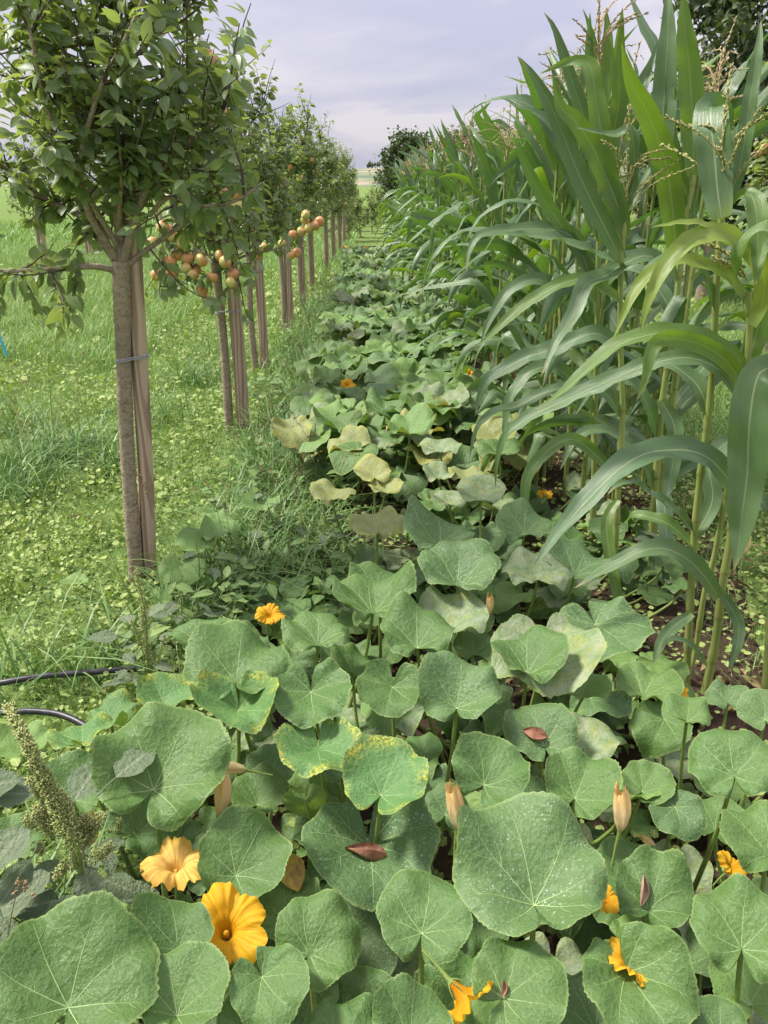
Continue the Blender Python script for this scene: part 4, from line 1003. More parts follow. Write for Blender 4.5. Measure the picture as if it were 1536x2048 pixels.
def maize():
    rng = np.random.default_rng(31); grp = 'maize plants in the row'
    # measured plants: stalk pixels + plane y, leaves as pixels with y from..to, width px, material, normal hint
    cU, cC, cL = 'u', 'c', 'l'
    HP = [
        dict(label='nearest maize plant with a straight jointed stalk and a pale tassel', y=2.20, stalk=[(1370, 1385), (1381, 1198), (1389, 1073), (1400, 960), (1421, 789), (1434, 563), (1443, 430)], r=(.0135, .009),
             tassel=((1447, 420), (1462, 130), 9, 'g'), tiller=[(1383, 1330), (1392, 1295), (1409, 1184), (1428, 1114), (1453, 989), (1462, 930)],
             leaves=[([(1443, 437), (1435, 380), (1428, 300), (1421, 240), (1424, 214), (1440, 235), (1446, 330)], 2.16, 2.38, 74, 0, 'c'), ([(1444, 440), (1470, 405), (1498, 388), (1512, 420), (1516, 500), (1512, 570)], 2.2, 2.0, 46, 1, 'u'),
                     ([(1416, 827), (1405, 790), (1389, 764), (1351, 734), (1323, 724), (1300, 740), (1285, 790)], 2.2, 2.35, 44, 0, 'u'), ([(1395, 1070), (1345, 1017), (1306, 992), (1270, 967), (1236, 970), (1215, 990)], 2.2, 2.1, 34, 0, 'u'),
                     ([(1384, 1089), (1339, 1050), (1297, 1034), (1267, 1031), (1250, 1050)], 2.2, 2.3, 34, 1, 'u'), ([(1384, 1228), (1350, 1251), (1322, 1284), (1306, 1329)], 2.15, 2.0, 28, 0, 'c'),
                     ([(1430, 620), (1410, 560), (1380, 520), (1340, 515), (1300, 540), (1270, 600)], 2.2, 2.1, 40, 0, 'u'), ([(1389, 1075), (1425, 1000), (1420, 920), (1480, 870), (1530, 860)], 2.2, 2.5, 40, 0, 'c'),
                     ([(1443, 437), (1480, 330), (1500, 200), (1518, 90), (1522, 40)], 2.2, 2.3, 34, 0, 'c')]),
        dict(label='maize plant with a drooping yellow-green top bent over at the right', y=2.14, stalk=[(1409, 1393), (1431, 1281), (1445, 1170), (1459, 1087), (1470, 975), (1485, 830), (1494, 739), (1499, 651), (1497, 585)], r=(.0145, .009),
             tassel=((1494, 560), (1425, 490), 5, 'g'),
             leaves=[([(1469, 975), (1428, 925), (1387, 903), (1345, 900), (1289, 908), (1233, 942), (1178, 997), (1110, 1075), (1067, 1136)], 2.14, 1.95, 62, 0, 'l'),
                     ([(1437, 1195), (1409, 1153), (1373, 1117), (1331, 1098), (1289, 1100), (1242, 1123), (1206, 1142), (1150, 1176)], 2.1, 2.05, 44, 0, 'l'),
                     ([(1489, 749), (1464, 709), (1426, 686), (1364, 666), (1301, 669), (1225, 696), (1150, 762), (1070, 828)], 2.14, 2.1, 46, 1, 'l'),
                     ([(1485, 800), (1440, 740), (1370, 715), (1286, 734), (1200, 770), (1114, 808), (1055, 837), (1014, 869), (996, 916), (991, 975)], 2.16, 2.3, 40, 0, 'l'),
                     ([(1502, 651), (1522, 614), (1529, 563), (1514, 520), (1489, 495), (1451, 473), (1414, 468), (1376, 485), (1338, 520), (1313, 563), (1293, 613), (1281, 666)], 2.1, 1.95, 48, 2, 'l'),
                     ([(1487, 590), (1451, 548), (1401, 528), (1363, 520), (1326, 530), (1290, 556), (1263, 596), (1225, 681)], 2.14, 2.02, 34, 2, 'l'),
                     ([(1502, 530), (1464, 475), (1426, 455), (1376, 445), (1298, 455)], 2.1, 2.0, 22, 2, 'l'), ([(1489, 777), (1451, 721), (1401, 689), (1338, 676), (1311, 686), (1298, 714), (1291, 752), (1273, 804)], 2.1, 2.0, 40, 1, 'c'),
                     ([(1440, 1180), (1473, 1237), (1476, 1281), (1456, 1345)], 2.1, 2.0, 26, 0, 'c'), ([(1414, 1334), (1381, 1292), (1345, 1279), (1320, 1300)], 2.1, 2.0, 24, 0, 'u'), ([(1494, 739), (1520, 640), (1545, 540), (1560, 470)], 2.14, 2.2, 50, 1, 'c')]),
        dict(label='maize plant at the right edge with a broad hanging leaf', y=1.98, stalk=[(1530, 1440), (1545, 1200), (1560, 950), (1570, 740), (1578, 560)], r=(.014, .010), tassel=None,
             leaves=[([(1568, 760), (1545, 738), (1520, 745), (1506, 790), (1498, 860), (1494, 950), (1484, 1030), (1478, 1087), (1468, 1140)], 1.98, 1.86, 84, 0, 'c'), ([(1575, 560), (1560, 480), (1520, 460), (1480, 500), (1470, 560)], 1.98, 2.05, 44, 1, 'u'),
                     ([(1555, 1050), (1520, 1000), (1490, 1015), (1500, 1080)], 1.98, 2.1, 34, 0, 'u'), ([(1548, 1150), (1580, 1060), (1610, 1010)], 1.98, 2.0, 40, 0, 'c')]),
        dict(label='tall maize plant with upright leaves in front of the dark tree', y=3.0, stalk=[(1297, 1160), (1311, 975), (1322, 830), (1351, 613), (1374, 425), (1388, 350)], r=(.017, .010), tassel=None,
             leaves=[([(1388, 352), (1387, 300), (1380, 150), (1370, 60), (1367, -25)], 3.0, 3.0, 52, 1, 'c'), ([(1370, 440), (1325, 330), (1328, 200), (1336, 60), (1335, -30)], 3.0, 3.15, 54, 0, 'c'),
                     ([(1352, 520), (1346, 427), (1331, 327), (1301, 239), (1263, 163), (1243, 85)], 3.0, 2.85, 56, 1, 'c'), ([(1378, 400), (1345, 300), (1340, 180), (1336, 88)], 3.0, 3.1, 26, 1, 'c'),
                     ([(1360, 560), (1301, 513), (1250, 526), (1213, 551), (1170, 571), (1150, 626), (1114, 680), (1084, 749)], 3.0, 2.6, 44, 0, 'l'), ([(1345, 640), (1330, 600), (1300, 560), (1250, 540), (1200, 600)], 3.0, 3.2, 40, 0, 'u'),
                     ([(1330, 760), (1350, 650), (1360, 590), (1330, 640), (1300, 720)], 3.0, 2.9, 36, 0, 'u'), ([(1318, 880), (1290, 800), (1250, 760), (1190, 770), (1150, 830)], 3.0, 2.9, 36, 0, 'u'),
                     ([(1310, 980), (1270, 900), (1200, 860), (1150, 880), (1120, 940)], 3.0, 2.85, 34, 0, 'u'), ([(1322, 800), (1350, 860), (1340, 960), (1325, 1010)], 2.95, 2.8, 36, 0, 'c')]),
        dict(label='maize plant with a drooping fresh green tassel behind the tall upright leaves', y=2.9, stalk=[(1225, 1185), (1236, 989), (1245, 827), (1240, 651), (1245, 500), (1255, 420)], r=(.014, .008), tassel=((1252, 440), (1258, 215), 12, 'g'),
             leaves=[([(1250, 470), (1235, 411), (1188, 300), (1149, 240), (1123, 217), (1112, 180), (1105, 150)], 2.9, 2.9, 46, 1, 'c'), ([(1243, 520), (1188, 412), (1150, 330), (1110, 230), (1071, 157), (1040, 115)], 2.9, 3.0, 42, 0, 'c'),
                     ([(1250, 530), (1188, 506), (1110, 478), (1032, 470), (998, 462)], 2.9, 2.75, 36, 0, 'u'), ([(1240, 600), (1180, 560), (1128, 566), (1079, 591), (1026, 629), (976, 676), (947, 696)], 2.9, 2.8, 32, 1, 'l'),
                     ([(1243, 700), (1190, 667), (1114, 696), (1055, 714), (1011, 737), (976, 761), (958, 799), (950, 831)], 2.9, 2.85, 42, 0, 'l'), ([(1243, 830), (1200, 780), (1114, 778), (1032, 814), (996, 820), (961, 846), (947, 881), (938, 922)], 2.9, 2.8, 28, 0, 'l'),
                     ([(1238, 960), (1169, 890), (1128, 881), (1084, 913), (1055, 954), (1049, 1019), (1052, 1075)], 2.9, 2.7, 30, 1, 'l'), ([(1252, 440), (1268, 350), (1262, 260), (1230, 270), (1150, 255)], 2.9, 2.85, 26, 0, 'u'),
                     ([(1236, 1000), (1214, 1039), (1220, 1114), (1236, 1198), (1250, 1284)], 2.6, 2.35, 26, 1, 'c'), ([(1248, 480), (1225, 400), (1200, 250), (1185, 150), (1175, 125), (1140, 122), (1082, 147)], 2.9, 3.0, 44, 1, 'c')]),
        dict(label='maize plant whose reddish tassel reaches the top edge of the picture', y=3.35, stalk=[(1185, 1090), (1190, 850), (1195, 600), (1198, 350), (1197, 170)], r=(.014, .007), tassel=((1197, 165), (1195, -40), 12, 'r'),
             leaves=[([(1198, 350), (1235, 226), (1238, 100), (1245, 15)], 3.35, 3.3, 36, 1, 'c'), ([(1197, 250), (1180, 160), (1178, 80), (1180, 25)], 3.35, 3.3, 24, 0, 'c'), ([(1197, 250), (1212, 170), (1216, 80), (1212, 15)], 3.35, 3.4, 28, 1, 'c'),
                     ([(1197, 400), (1180, 280), (1140, 150), (1110, 60), (1088, 25)], 3.35, 3.4, 30, 0, 'c'), ([(1196, 480), (1150, 360), (1100, 250), (1040, 215), (1000, 195)], 3.35, 3.3, 36, 0, 'u'), ([(1195, 560), (1123, 452), (1084, 394), (1053, 334), (1032, 282), (1020, 280)], 3.35, 3.2, 30, 0, 'c'),
                     ([(1195, 600), (1150, 480), (1084, 459), (1006, 462), (959, 472), (938, 506), (933, 543)], 3.35, 3.2, 36, 0, 'l'), ([(1192, 700), (1140, 600), (1080, 560), (1020, 580), (980, 640), (960, 690)], 3.35, 3.2, 34, 0, 'l'),
                     ([(1190, 820), (1120, 740), (1060, 745), (1020, 800), (1005, 880)], 3.35, 3.2, 34, 0, 'l'), ([(1198, 300), (1260, 200), (1300, 130), (1316, 80)], 3.35, 3.4, 24, 0, 'c')]),
    ]
    hints = {'u': lambda p: nrm(np.array([-0.25, -0.45, 1.0])), 'c': lambda p: nrm(CAM - p + np.array([0, 0, 0.3])), 'l': lambda p: nrm(np.array([-0.45, -0.75, 0.75]))}
    def stalk_obj(C, r, parent, loc):
        mb = MB(); stalk_mesh(mb, local(loc, C), r[0], r[1]); return mb.obj('stalk', [M_STALK, M_NODE], parent)
    def tassel_obj(base, d, L, nb, col, parent, loc, dens=1.0, droop=0.5):
        mb = MB(); tassel_mesh(mb, base - loc, d, L, rng, nb, 0, 1.4, droop, 1.25); return mb.obj('tassel', M_TASSELG if col == 'g' else M_TASSEL, parent)
    for hp in HP:
        C = np.array([PY(a, b, hp['y']) for a, b in hp['stalk']]); C[0][2] = min(C[0][2], 0.0)
        if C[0][2] > 0.0 or True: C = np.vstack([[C[0][0], C[0][1], 0.0], C[C[:, 2] > 0.06]])
        loc = C[0]; th = thing('maize_plant', loc, hp['label'], 'maize plant', grp)
        stalk_obj(C, hp['r'], th, loc)
        if 'tiller' in hp:
            Ct = np.array([PY(a, b, hp['y'] + 0.03) for a, b in hp['tiller']]); stalk_obj(Ct, (.009, .0085), th, loc)
        for i, (px, y0, y1, w, mt, hint) in enumerate(hp['leaves']):
            m = len(px); P = np.array([PY(a, b, y0 + (y1 - y0) * (k / (m - 1)) ** 1.3) for k, (a, b) in enumerate(px)])
            dep = (P[m // 2] - CAM) @ FWD; mb = MB()
            corn_blade(mb, P - loc, w * dep / FPX * 0.92, nhint=hints[hint](P[m // 2]), n=28, gut=0.34, wavy=rng.uniform(.10, .26), seed=int(rng.integers(1e6)), twist=rng.normal(0, 0.25))
            mb.obj('leaf', [M_CORN, M_CORNG, M_CORNY][mt], th)
        if hp['tassel']:
            (a, b), (c, d), nb, col = hp['tassel']; p0 = PY(a, b, hp['y']); p1 = PY(c, d, hp['y']); tassel_obj(p0, p1 - p0, np.linalg.norm(p1 - p0), nb, col, th, loc)
    # the row further back: nearer plants with their own parts
    spots = []
    y = 3.62
    while y < 9.5:
        spots.append((1.06 + rng.normal(0, 0.05) - 0.006 * y, y)); y += rng.uniform(0.14, 0.21) + 0.006 * y
    y = 4.9
    while y < 9.5:
        spots.append((1.45 + rng.normal(0, 0.05) - 0.006 * y, y)); y += rng.uniform(0.2, 0.3) + 0.01 * y
    spots += [(1.30, 3.20), (1.42, 3.50), (1.27, 3.72), (1.50, 3.95), (1.44, 4.25), (1.50, 4.6)]
    spots.sort(key=lambda s: s[1])
    c1 = c2 = 0
    for (x, y) in spots:
        H = rng.uniform(1.86, 2.12); near = y < 6.0
        st, lv, top = rand_corn(rng, H, int(rng.integers(11, 14)))
        if x < 1.25: lab = '%s maize plant in the front row after the one with the reddish tassel' % ORD[c1]; c1 += 1
        else: lab = '%s maize plant of the rear row, half hidden behind the front row' % ORD[c2]; c2 += 1
        loc = np.array([x, y, 0.0]); th = thing('maize_plant', loc, lab, 'maize plant', grp)
        mb = MB(); stalk_mesh(mb, st, .013, .007, k=6); mb.obj('stalk', [M_STALK, M_NODE], th)
        for (P, w, side, tw, mt) in lv:
            mb = MB(); corn_blade(mb, P, w, side=side, twist=tw, n=20, gut=0.34, wavy=rng.uniform(.08, .22), seed=int(rng.integers(1e6))); mb.obj('leaf', CORN_MATS[mt], th)
        if rng.random() < 0.85:
            mb = MB(); d = nrm(np.array([rng.normal(0, .12), rng.normal(0, .12), 1.0])); tassel_mesh(mb, top, d, rng.uniform(0.32, 0.44), rng, int(rng.integers(8, 15)), 0, 0.6, 0.8, 1.35)
            mb.obj('tassel', M_TASSELG if rng.random() < 0.35 else M_TASSEL, th)
    # far plants, each one mesh
    vars_ = []
    for q in range(10):
        mb = MB(); st, lv, top = rand_corn(rng, rng.uniform(1.86, 2.1), 12)
        add_tube(mb, crom(st, 8), np.linspace(.013, .007, 8), 5, 2, caps=False)
        for (P, w, side, tw, mt) in lv: corn_blade(mb, P, w * 1.05, side=side, twist=tw, n=11, seed=q, mat=mt)
        tassel_mesh(mb, top, np.array([0.05, 0, 1.0]), 0.32, rng, 7, 3, 0.3, 0.9, 1.8)
        vars_.append(mb.mesh('maize_plant', [M_CORN, M_CORNG, M_STALK, M_TASSEL if q % 3 else M_TASSELG]))
    y = 9.6; k = 0
    while y < 23:
        for x in (1.02, 1.42):
            o = link('maize_plant', vars_[k % 10], None, (x + rng.normal(0, .06) - 0.006 * y, y + rng.normal(0, .05), 0)); k += 1
            o.rotation_euler = (rng.normal(0, .03), rng.normal(0, .03), rng.choice([0, math.pi]) + rng.normal(0, .35)); o.scale = (1, 1, rng.uniform(0.92, 1.06))
            tag(o, 'small distant maize plant in the dense far end of the row', 'maize plant', 'distant maize plants')
        y += 0.24 + 0.01 * (y - 9)
maize()

# ------------------------------------------------------------------ posts and apple trees
def grow(rng, start, d, L, n, up=0.15, wob=0.12, r0=.01, r1=.003):
    P = [np.asarray(start, float)]; d = nrm(d)
    for _ in range(n):
        d = nrm(d + np.array([0, 0, up]) / n * 2 + rng.normal(0, wob, 3)); P.append(P[-1] + d * L / n)
    return np.array(P), np.linspace(r0, r1, n + 1)

def twig_leaves(rng, C, n, out, sz, droop=0.45):
    """leaf positions and directions along a twig"""
    ii = rng.uniform(0.08, 1.0, n) * (len(C) - 1.001); k = ii.astype(int); u = (ii - k)[:, None]
    pos = C[k] * (1 - u) + C[k + 1] * u; T = tangents(C)[k]
    rnd = rng.normal(0, 1, (n, 3)); rnd -= T * np.sum(rnd * T, 1, keepdims=True)
    fw = nrm(T * 0.55 + nrm(rnd) * 0.9 + np.array([0, 0, -droop]))
    out.append((pos + fw * 0.012, fw, sz * rng.uniform(0.65, 1.25, n)))

def apple_tree(rng, H=2.45, fxy=(0.0, 0.0),  fork=1.22, n_sc=9, tw_per=8, lf=13, spread=0.62, sz=0.068, r_tr=0.043, hero=False, extra=None, rmax=0.85, low=0.25):
    """returns trunk builder, list of branch builders, leaf arrays (all local to the tree foot)"""
    tr = MB(); ln = rng.normal(0, .012, 2)
    C = crom([[-fxy[0] * .03, 0, -0.03], [ln[0] + fxy[0] * .5, ln[1] + fxy[1] * .5, fork * .5], [fxy[0], fxy[1], fork]], 16)
    r = r_tr * np.interp(np.linspace(0, 1, 16), [0, .08, .6, .9, 1], [1.25, 1.05, .95, 1.0, 1.12]) * (1 + 0.03 * rng.normal(0, 1, 16))
    add_tube(tr, C, r, 12)
    leaves = []; brs = []
    lead, rl = grow(rng, [fxy[0], fxy[1], fork - .03], [0.05, 0.05, 1], H - fork - .1, 10, .3, .05, r_tr * .6, .006)
    b0 = MB(); add_tube(b0, lead, rl, 8); brs.append(b0)
    def limb(start, d, L, r0, mb, up, ntw):
        P, r = grow(rng, start, d, L, 9, up, .09, r0, .004); add_tube(mb, P, r, 6)
        twig_leaves(rng, P[2:], int(L * 40), leaves, sz)
        for q in range(ntw):
            t = rng.uniform(0.18, 1.0); k = int(t * 8.9); b = P[k]; dd = nrm(tangents(P)[k] * .6 + rng.normal(0, .55, 3) + [0, 0, .38])
            P2, r2 = grow(rng, b, dd, rng.uniform(.16, .42), 6, .25, .10, .0045, .0015)
            if math.hypot(P2[-1][0] - fxy[0], P2[-1][1] - fxy[1]) > rmax: continue
            add_tube(mb, P2, r2, 4, 1, caps=False)
            twig_leaves(rng, P2, lf, leaves, sz)
        return P
    for q in range(n_sc):
        a = q * 2.4 + rng.normal(0, .25); t = q / max(1, n_sc - 1)
        k = min(9, int(t * 7)); st = lead[k]; el = rng.uniform(low, 0.75) + 0.25 * t
        d = [math.cos(a) * math.cos(el), math.sin(a) * math.cos(el), math.sin(el)]
        mb = MB(); limb(st, d, spread * rng.uniform(.8, 1.2) * (1.12 - .45 * t), r_tr * (.42 - .18 * t), mb, .25, tw_per); brs.append(mb)
    for k in range(2, 10):
        for q in range(3):
            P2, r2 = grow(rng, lead[k], rng.normal(0, 1, 3) + [0, 0, .8], rng.uniform(.2, .4), 6, .3, .1, .005, .0015); add_tube(b0, P2, r2, 4, 1, caps=False)
            twig_leaves(rng, P2, lf, leaves, sz)
    for q in range(5):   # long upright shoots at the top
        P2, r2 = grow(rng, lead[rng.integers(5, 11)], rng.normal(0, .45, 3) + [0, 0, 1.2], rng.uniform(.3, .55), 7, .2, .05, .005, .0015); add_tube(b0, P2, r2, 4, 1, caps=False)
        twig_leaves(rng, P2, lf + 5, leaves, sz * .85, .1)
    if extra:
        for (pts, r0, ntw, nlf) in extra:
            mb = MB(); P = crom(pts, 16); add_tube(mb, P, np.linspace(r0, .004, 16), 8)
            twig_leaves(rng, P[3:], nlf, leaves, sz)
            for q in range(ntw):
                k = rng.integers(4, 15); dd = nrm(tangents(P)[k] * .5 + rng.normal(0, .5, 3) + [0, 0, .25])
                P2, r2 = grow(rng, P[k], dd, rng.uniform(.12, .34), 6, .15, .1, .0045, .0015); add_tube(mb, P2, r2, 4, 1, caps=False); twig_leaves(rng, P2, lf, leaves, sz)
            brs.append(mb)
    pos = np.concatenate([l[0] for l in leaves]); fw = np.concatenate([l[1] for l in leaves]); s = np.concatenate([l[2] for l in leaves])
    return tr, brs, (pos, fw, s)

def crown_mb(rng, lv, tmpl, sel=None):
    pos, fw, s = lv
    if sel is not None: pos, fw, s = pos[sel], fw[sel], s[sel]
    N = len(pos); X, Y, Z = axes(rng, N, fw, np.tile([0, -0.1, 1.0], (N, 1)), 0.55)
    mb = MB(); scatter(mb, tmpl[0], tmpl[1], pos, X, Y, Z, s, 0, np.clip(rng.normal(0.45, 0.24, N), 0, 1), tmpl[2]); return mb, (X, Y, Z)

def apple_meshes():
    out = []
    for q in range(2):
        mb = MB(); nt, ns = 18, 11; th, ph = np.meshgrid(np.arange(nt) / nt * 2 * np.pi, np.linspace(0.0, math.pi, ns))
        R = 1.0 + 0.03 * np.cos(5 * th) * np.sin(ph) ** 2
        rr = R * np.sin(ph) ** 0.85; zz = np.cos(ph) * (0.92 - 0.25 * np.exp(-(np.minimum(ph, math.pi - ph) / 0.38) ** 2))
        rr = rr * (1 - 0.07 * np.cos(ph) * -1); V = np.stack([rr * np.cos(th), rr * np.sin(th), zz], -1).reshape(-1, 3) * 0.037
        mb.add(V, grid_faces(ns, nt, True)); add_tube(mb, np.array([[0, 0, .024], [.001, 0, .04], [.006, 0, .056]]), [.002, .0018, .0018], 5, 1)
        out.append(mb.mesh('apple', [M_APPLE, M_TWIG]))
    return out

def post_obj(name, foot, H, r, lab, tie=None, rng=None, lean=0.0, group='wooden tree posts along the row'):
    mb = MB(); n = 20; zz = np.linspace(-0.05, H, n); C = np.stack([0.004 * np.sin(zz * 3) + lean * zz, 0.004 * np.cos(zz * 2), zz], -1)
    rr = r * (1.04 - .05 * zz / H) * (1 + .012 * np.sin(zz * 9)); rr[-1] *= .93
    V, F, uv = tube(C, rr, 16); mb.add(V, F, 0, uv); mb.add(V[-16:], np.arange(16)[None], 0, uv[-16:])
    th = thing(name, foot, lab, 'post', group); mb.obj('pole', M_POST, th)
    if tie is not None:
        cx, cy, rt, zs = tie       # trunk centre relative to the post, its radius, heights
        for z in zs:
            cx0 = cx; 
            d = np.array([cx, cy]); D = np.linalg.norm(d); u = d / D; a0 = math.atan2(u[1], u[0]); pts = []
            for t in np.linspace(-1.45, 1.45, 12): pts.append((cx + (rt + .004) * math.cos(a0 + t), cy + (rt + .004) * math.sin(a0 + t), z + .006 * t))
            for t in np.linspace(1.45, 2 * math.pi - 1.45, 14): pts.append(((r + .004) * math.cos(a0 + t), (r + .004) * math.sin(a0 + t), z + .009))
            pts.append(pts[0]); mb = MB(); P = np.array(pts) + [lean * z, 0, 0]
            add_tube(mb, P, .0026, 5, caps=False); add_tube(mb, P + [0, 0, -.007], .0026, 5, caps=False); mb.obj('wire_tie', M_WIRE, th)
    return th

def orchard():
    rng = np.random.default_rng(41); AM = apple_meshes(); grp = 'apple trees along the bed'
    # nearest tree
    foot = PZ(275, 1172, 0.0); fk = 1.27
    def rel(px, py, y): return PY(px, py, y) - foot
    y0 = foot[1]
    ex = [([rel(236, 545, y0), rel(215, 537, y0 - .03), rel(180, 532, y0 - .06), rel(120, 538, y0 - .1), rel(60, 540, y0 - .12), rel(0, 541, y0 - .12), rel(-60, 520, y0 - .1)], .013, 12, 34),
          ([rel(248, 520, y0), rel(268, 445, y0 - .05), rel(285, 395, y0 - .1), rel(330, 330, y0 - .15), rel(390, 275, y0 - .18), rel(435, 240, y0 - .2), rel(460, 190, y0 - .2)], .017, 12, 34),
          ([rel(300, 430, y0 - .05), rel(335, 395, y0 - .15), rel(370, 405, y0 - .22), rel(420, 413, y0 - .28), rel(480, 398, y0 - .3), rel(525, 365, y0 - .3)], .009, 7, 20),
          ([rel(230, 520, y0), rel(200, 465, y0 + .05), rel(150, 425, y0 + .1), rel(90, 400, y0 + .1), rel(30, 350, y0 + .1), rel(-40, 300, y0)], .016, 14, 40),
          ([rel(236, 520, y0), rel(180, 430, y0 - .1), rel(160, 330, y0 - .2), rel(200, 180, y0 - .28), rel(260, 60, y0 - .3), rel(300, -40, y0 - .3)], .014, 14, 40),
          ([rel(240, 500, y0), rel(140, 330, y0 - .2), rel(90, 200, y0 - .25), rel(60, 60, y0 - .3), rel(45, -20, y0 - .3)], .012, 12, 36)]
    fq = rel(242, 522, y0); fk = fq[2]
    tr, brs, lv = apple_tree(rng, 2.75, (fq[0], 0.0), fk, 12, 14, 15, .46, .060, .031, extra=ex, rmax=.50, low=.35)
    th = thing('apple_tree', foot, 'nearest apple tree with a bushy crown and a bare branch stretching out low', 'tree', grp)
    tr.obj('trunk', M_BARK, th)
    for b in brs: b.obj('branch', [M_BARK, M_TWIG], th)
    pos, fw, s = lv; N = len(pos); u, v, dep = project(pos + foot)
    vis = np.where((u > 0) & (u < 1536) & (v > 0), s / dep, 0) * rng.uniform(.8, 1.2, N); order = np.argsort(-vis); big, rest = order[:300], order[300:]
    mb, _ = crown_mb(rng, lv, LT5, rest); o = mb.obj('crown', M_APPLELEAF, th); o['kind'] = 'stuff'
    X, Y, Z = axes(rng, N, fw, np.tile([0, -0.1, 1.0], (N, 1)), .5); tm = []
    for q in range(8):
        t = leaf_template(1.0, .5 + .04 * (q % 3), .12 + .08 * (q % 4), .08 + .09 * (q % 5), 6); m_ = MB(); m_.add(t[0], t[1], 0, t[2], (q + .5) / 9); m_.add(np.array([[0, 0, 0], [.018, -.28, .03], [-.018, -.28, .03]]), np.array([[0, 1, 2]]), 0, np.array([[.5, 0]] * 3), .6)
        tm.append(m_.mesh('apple_leaf', M_APPLELEAF))
    for i in big:
        o = link('leaf', tm[rng.integers(8)], th); o.matrix_basis = Matrix(frame_to_np(X[i], Y[i], Z[i], pos[i], s[i] * 1.05).tolist())
    def apple(thg, foot_, px, py, y, k):
        p = PY(px, py, y) - foot_; o = link('apple', AM[k % 2], thg, p); o.rotation_euler = (rng.normal(0, .5), rng.normal(0, .5), rng.uniform(-1.2, 1.2)); sc = rng.uniform(.9, 1.12); o.scale = (sc, sc, sc)
    post_obj('wooden_post', foot + [0.040, 0.040, 0], 1.68, .031, 'thick weathered post tied to the trunk of the nearest apple tree', (-0.040, -0.040, .031, [0.985]), rng, fq[0] / fk)
    # second tree, with apples
    foot = PZ(468, 872, 0.0) + [-0.03, 0.0, 0]; y0 = foot[1]
    ex = [([np.array([0, 0, 1.3]), rel(400, 420, y0 - .1) * 0 + PY(395, 440, y0 - .15) - foot, PY(345, 470, y0 - .3) - foot, PY(325, 520, y0 - .35) - foot, PY(318, 590, y0 - .35) - foot], .012, 10, 26),
          ([np.array([0, 0, 1.3]), PY(400, 470, y0 - .2) - foot, PY(385, 510, y0 - .3) - foot, PY(378, 560, y0 - .32) - foot], .010, 8, 20),
          ([np.array([0, 0, 1.25]), PY(450, 470, y0 - .2) - foot, PY(470, 520, y0 - .28) - foot, PY(478, 575, y0 - .3) - foot], .010, 6, 18),
          ([np.array([0, 0, 1.35]), PY(430, 380, y0 - .2) - foot, PY(470, 370, y0 - .3) - foot, PY(490, 400, y0 - .3) - foot], .010, 6, 18)]
    tr, brs, lv = apple_tree(rng, 2.5, (0.0, 0.0), 1.15, 12, 10, 12, .42, .066, .030, extra=ex, rmax=.42, low=.1)
    th = thing('apple_tree', foot, 'second apple tree along the bed, hung with many ripening apples', 'tree', grp)
    tr.obj('trunk', M_BARK, th)
    for b in brs: b.obj('branch', [M_BARK, M_TWIG], th)
    mb, _ = crown_mb(rng, lv, LT4); o = mb.obj('crown', M_APPLELEAF, th); o['kind'] = 'stuff'
    A2 = [(327, 537), (340, 524), (312, 551), (343, 546), (375, 517), (372, 537), (384, 551), (390, 540), (345, 472), (337, 462), (326, 455), (362, 487), (402, 521), (467, 549), (462, 566), (404, 580), (411, 598), (450, 524), (460, 498), (441, 512), (425, 555), (305, 486), (358, 510), (395, 512)]
    for k, (a, b) in enumerate(A2): apple(th, foot, a, b, y0 - .33 + rng.normal(0, .03), k)
    for k, (a, b) in enumerate(((452, 380), (472, 388), (475, 413), (457, 308), (442, 225), (412, 107), (420, 120))): apple(th, foot, a, b, y0 - .32, k)
    post_obj('wooden_post', foot + [0.095, 0.03, 0], 1.72, .043, 'brown post of the second apple tree, two wires tying the trunk', (-0.085, -0.03, .031, [0.84, 1.2]), rng, 0.0)
    # third to far trees
    var = []
    for q in range(4):
        tr, brs, lv = apple_tree(rng, rng.uniform(2.35, 2.6), (0.0, 0.0), 1.04, 14, 10, 11, rng.uniform(.42, .52), .070, .03, rmax=.50, low=-.2)
        b = MB(); 
        for x in brs:
            off = b.n; b.v += x.v; b.uv += x.uv; b.t += x.t; b.f += [(f + off, m) for f, m in x.f]; b.n += x.n
        mb, _ = crown_mb(rng, lv, LT3); var.append((tr.mesh('trunk', M_BARK), b.mesh('branch', [M_BARK, M_TWIG]), mb.mesh('crown', M_APPLELEAF), lv))
    def copy_tree(v, foot_, lab, group, rot, sc=1.0, apples=0):
        t_ = thing('apple_tree', foot_, lab, 'tree', group); t_.rotation_euler[2] = rot; t_.scale = (sc, sc, sc)
        link('trunk', v[0], t_); link('branch', v[1], t_); c = link('crown', v[2], t_); c['kind'] = 'stuff'
        for k in range(apples):
            low = np.where((v[3][0][:, 2] < 1.9) & (np.hypot(v[3][0][:, 0], v[3][0][:, 1]) > .25))[0]; p = v[3][0][low[rng.integers(len(low))]]
            o = link('apple', AM[k % 2], t_, p - [0, 0, .05]); o.rotation_euler = (rng.normal(0, .4), rng.normal(0, .4), rng.uniform(0, 6.28))
        return t_
    y = 7.05; k = 2; A3 = [(610, 441), (618, 457), (630, 452), (639, 443), (586, 470), (564, 487), (594, 505), (582, 512), (527, 495), (513, 512), (603, 463), (611, 430)]
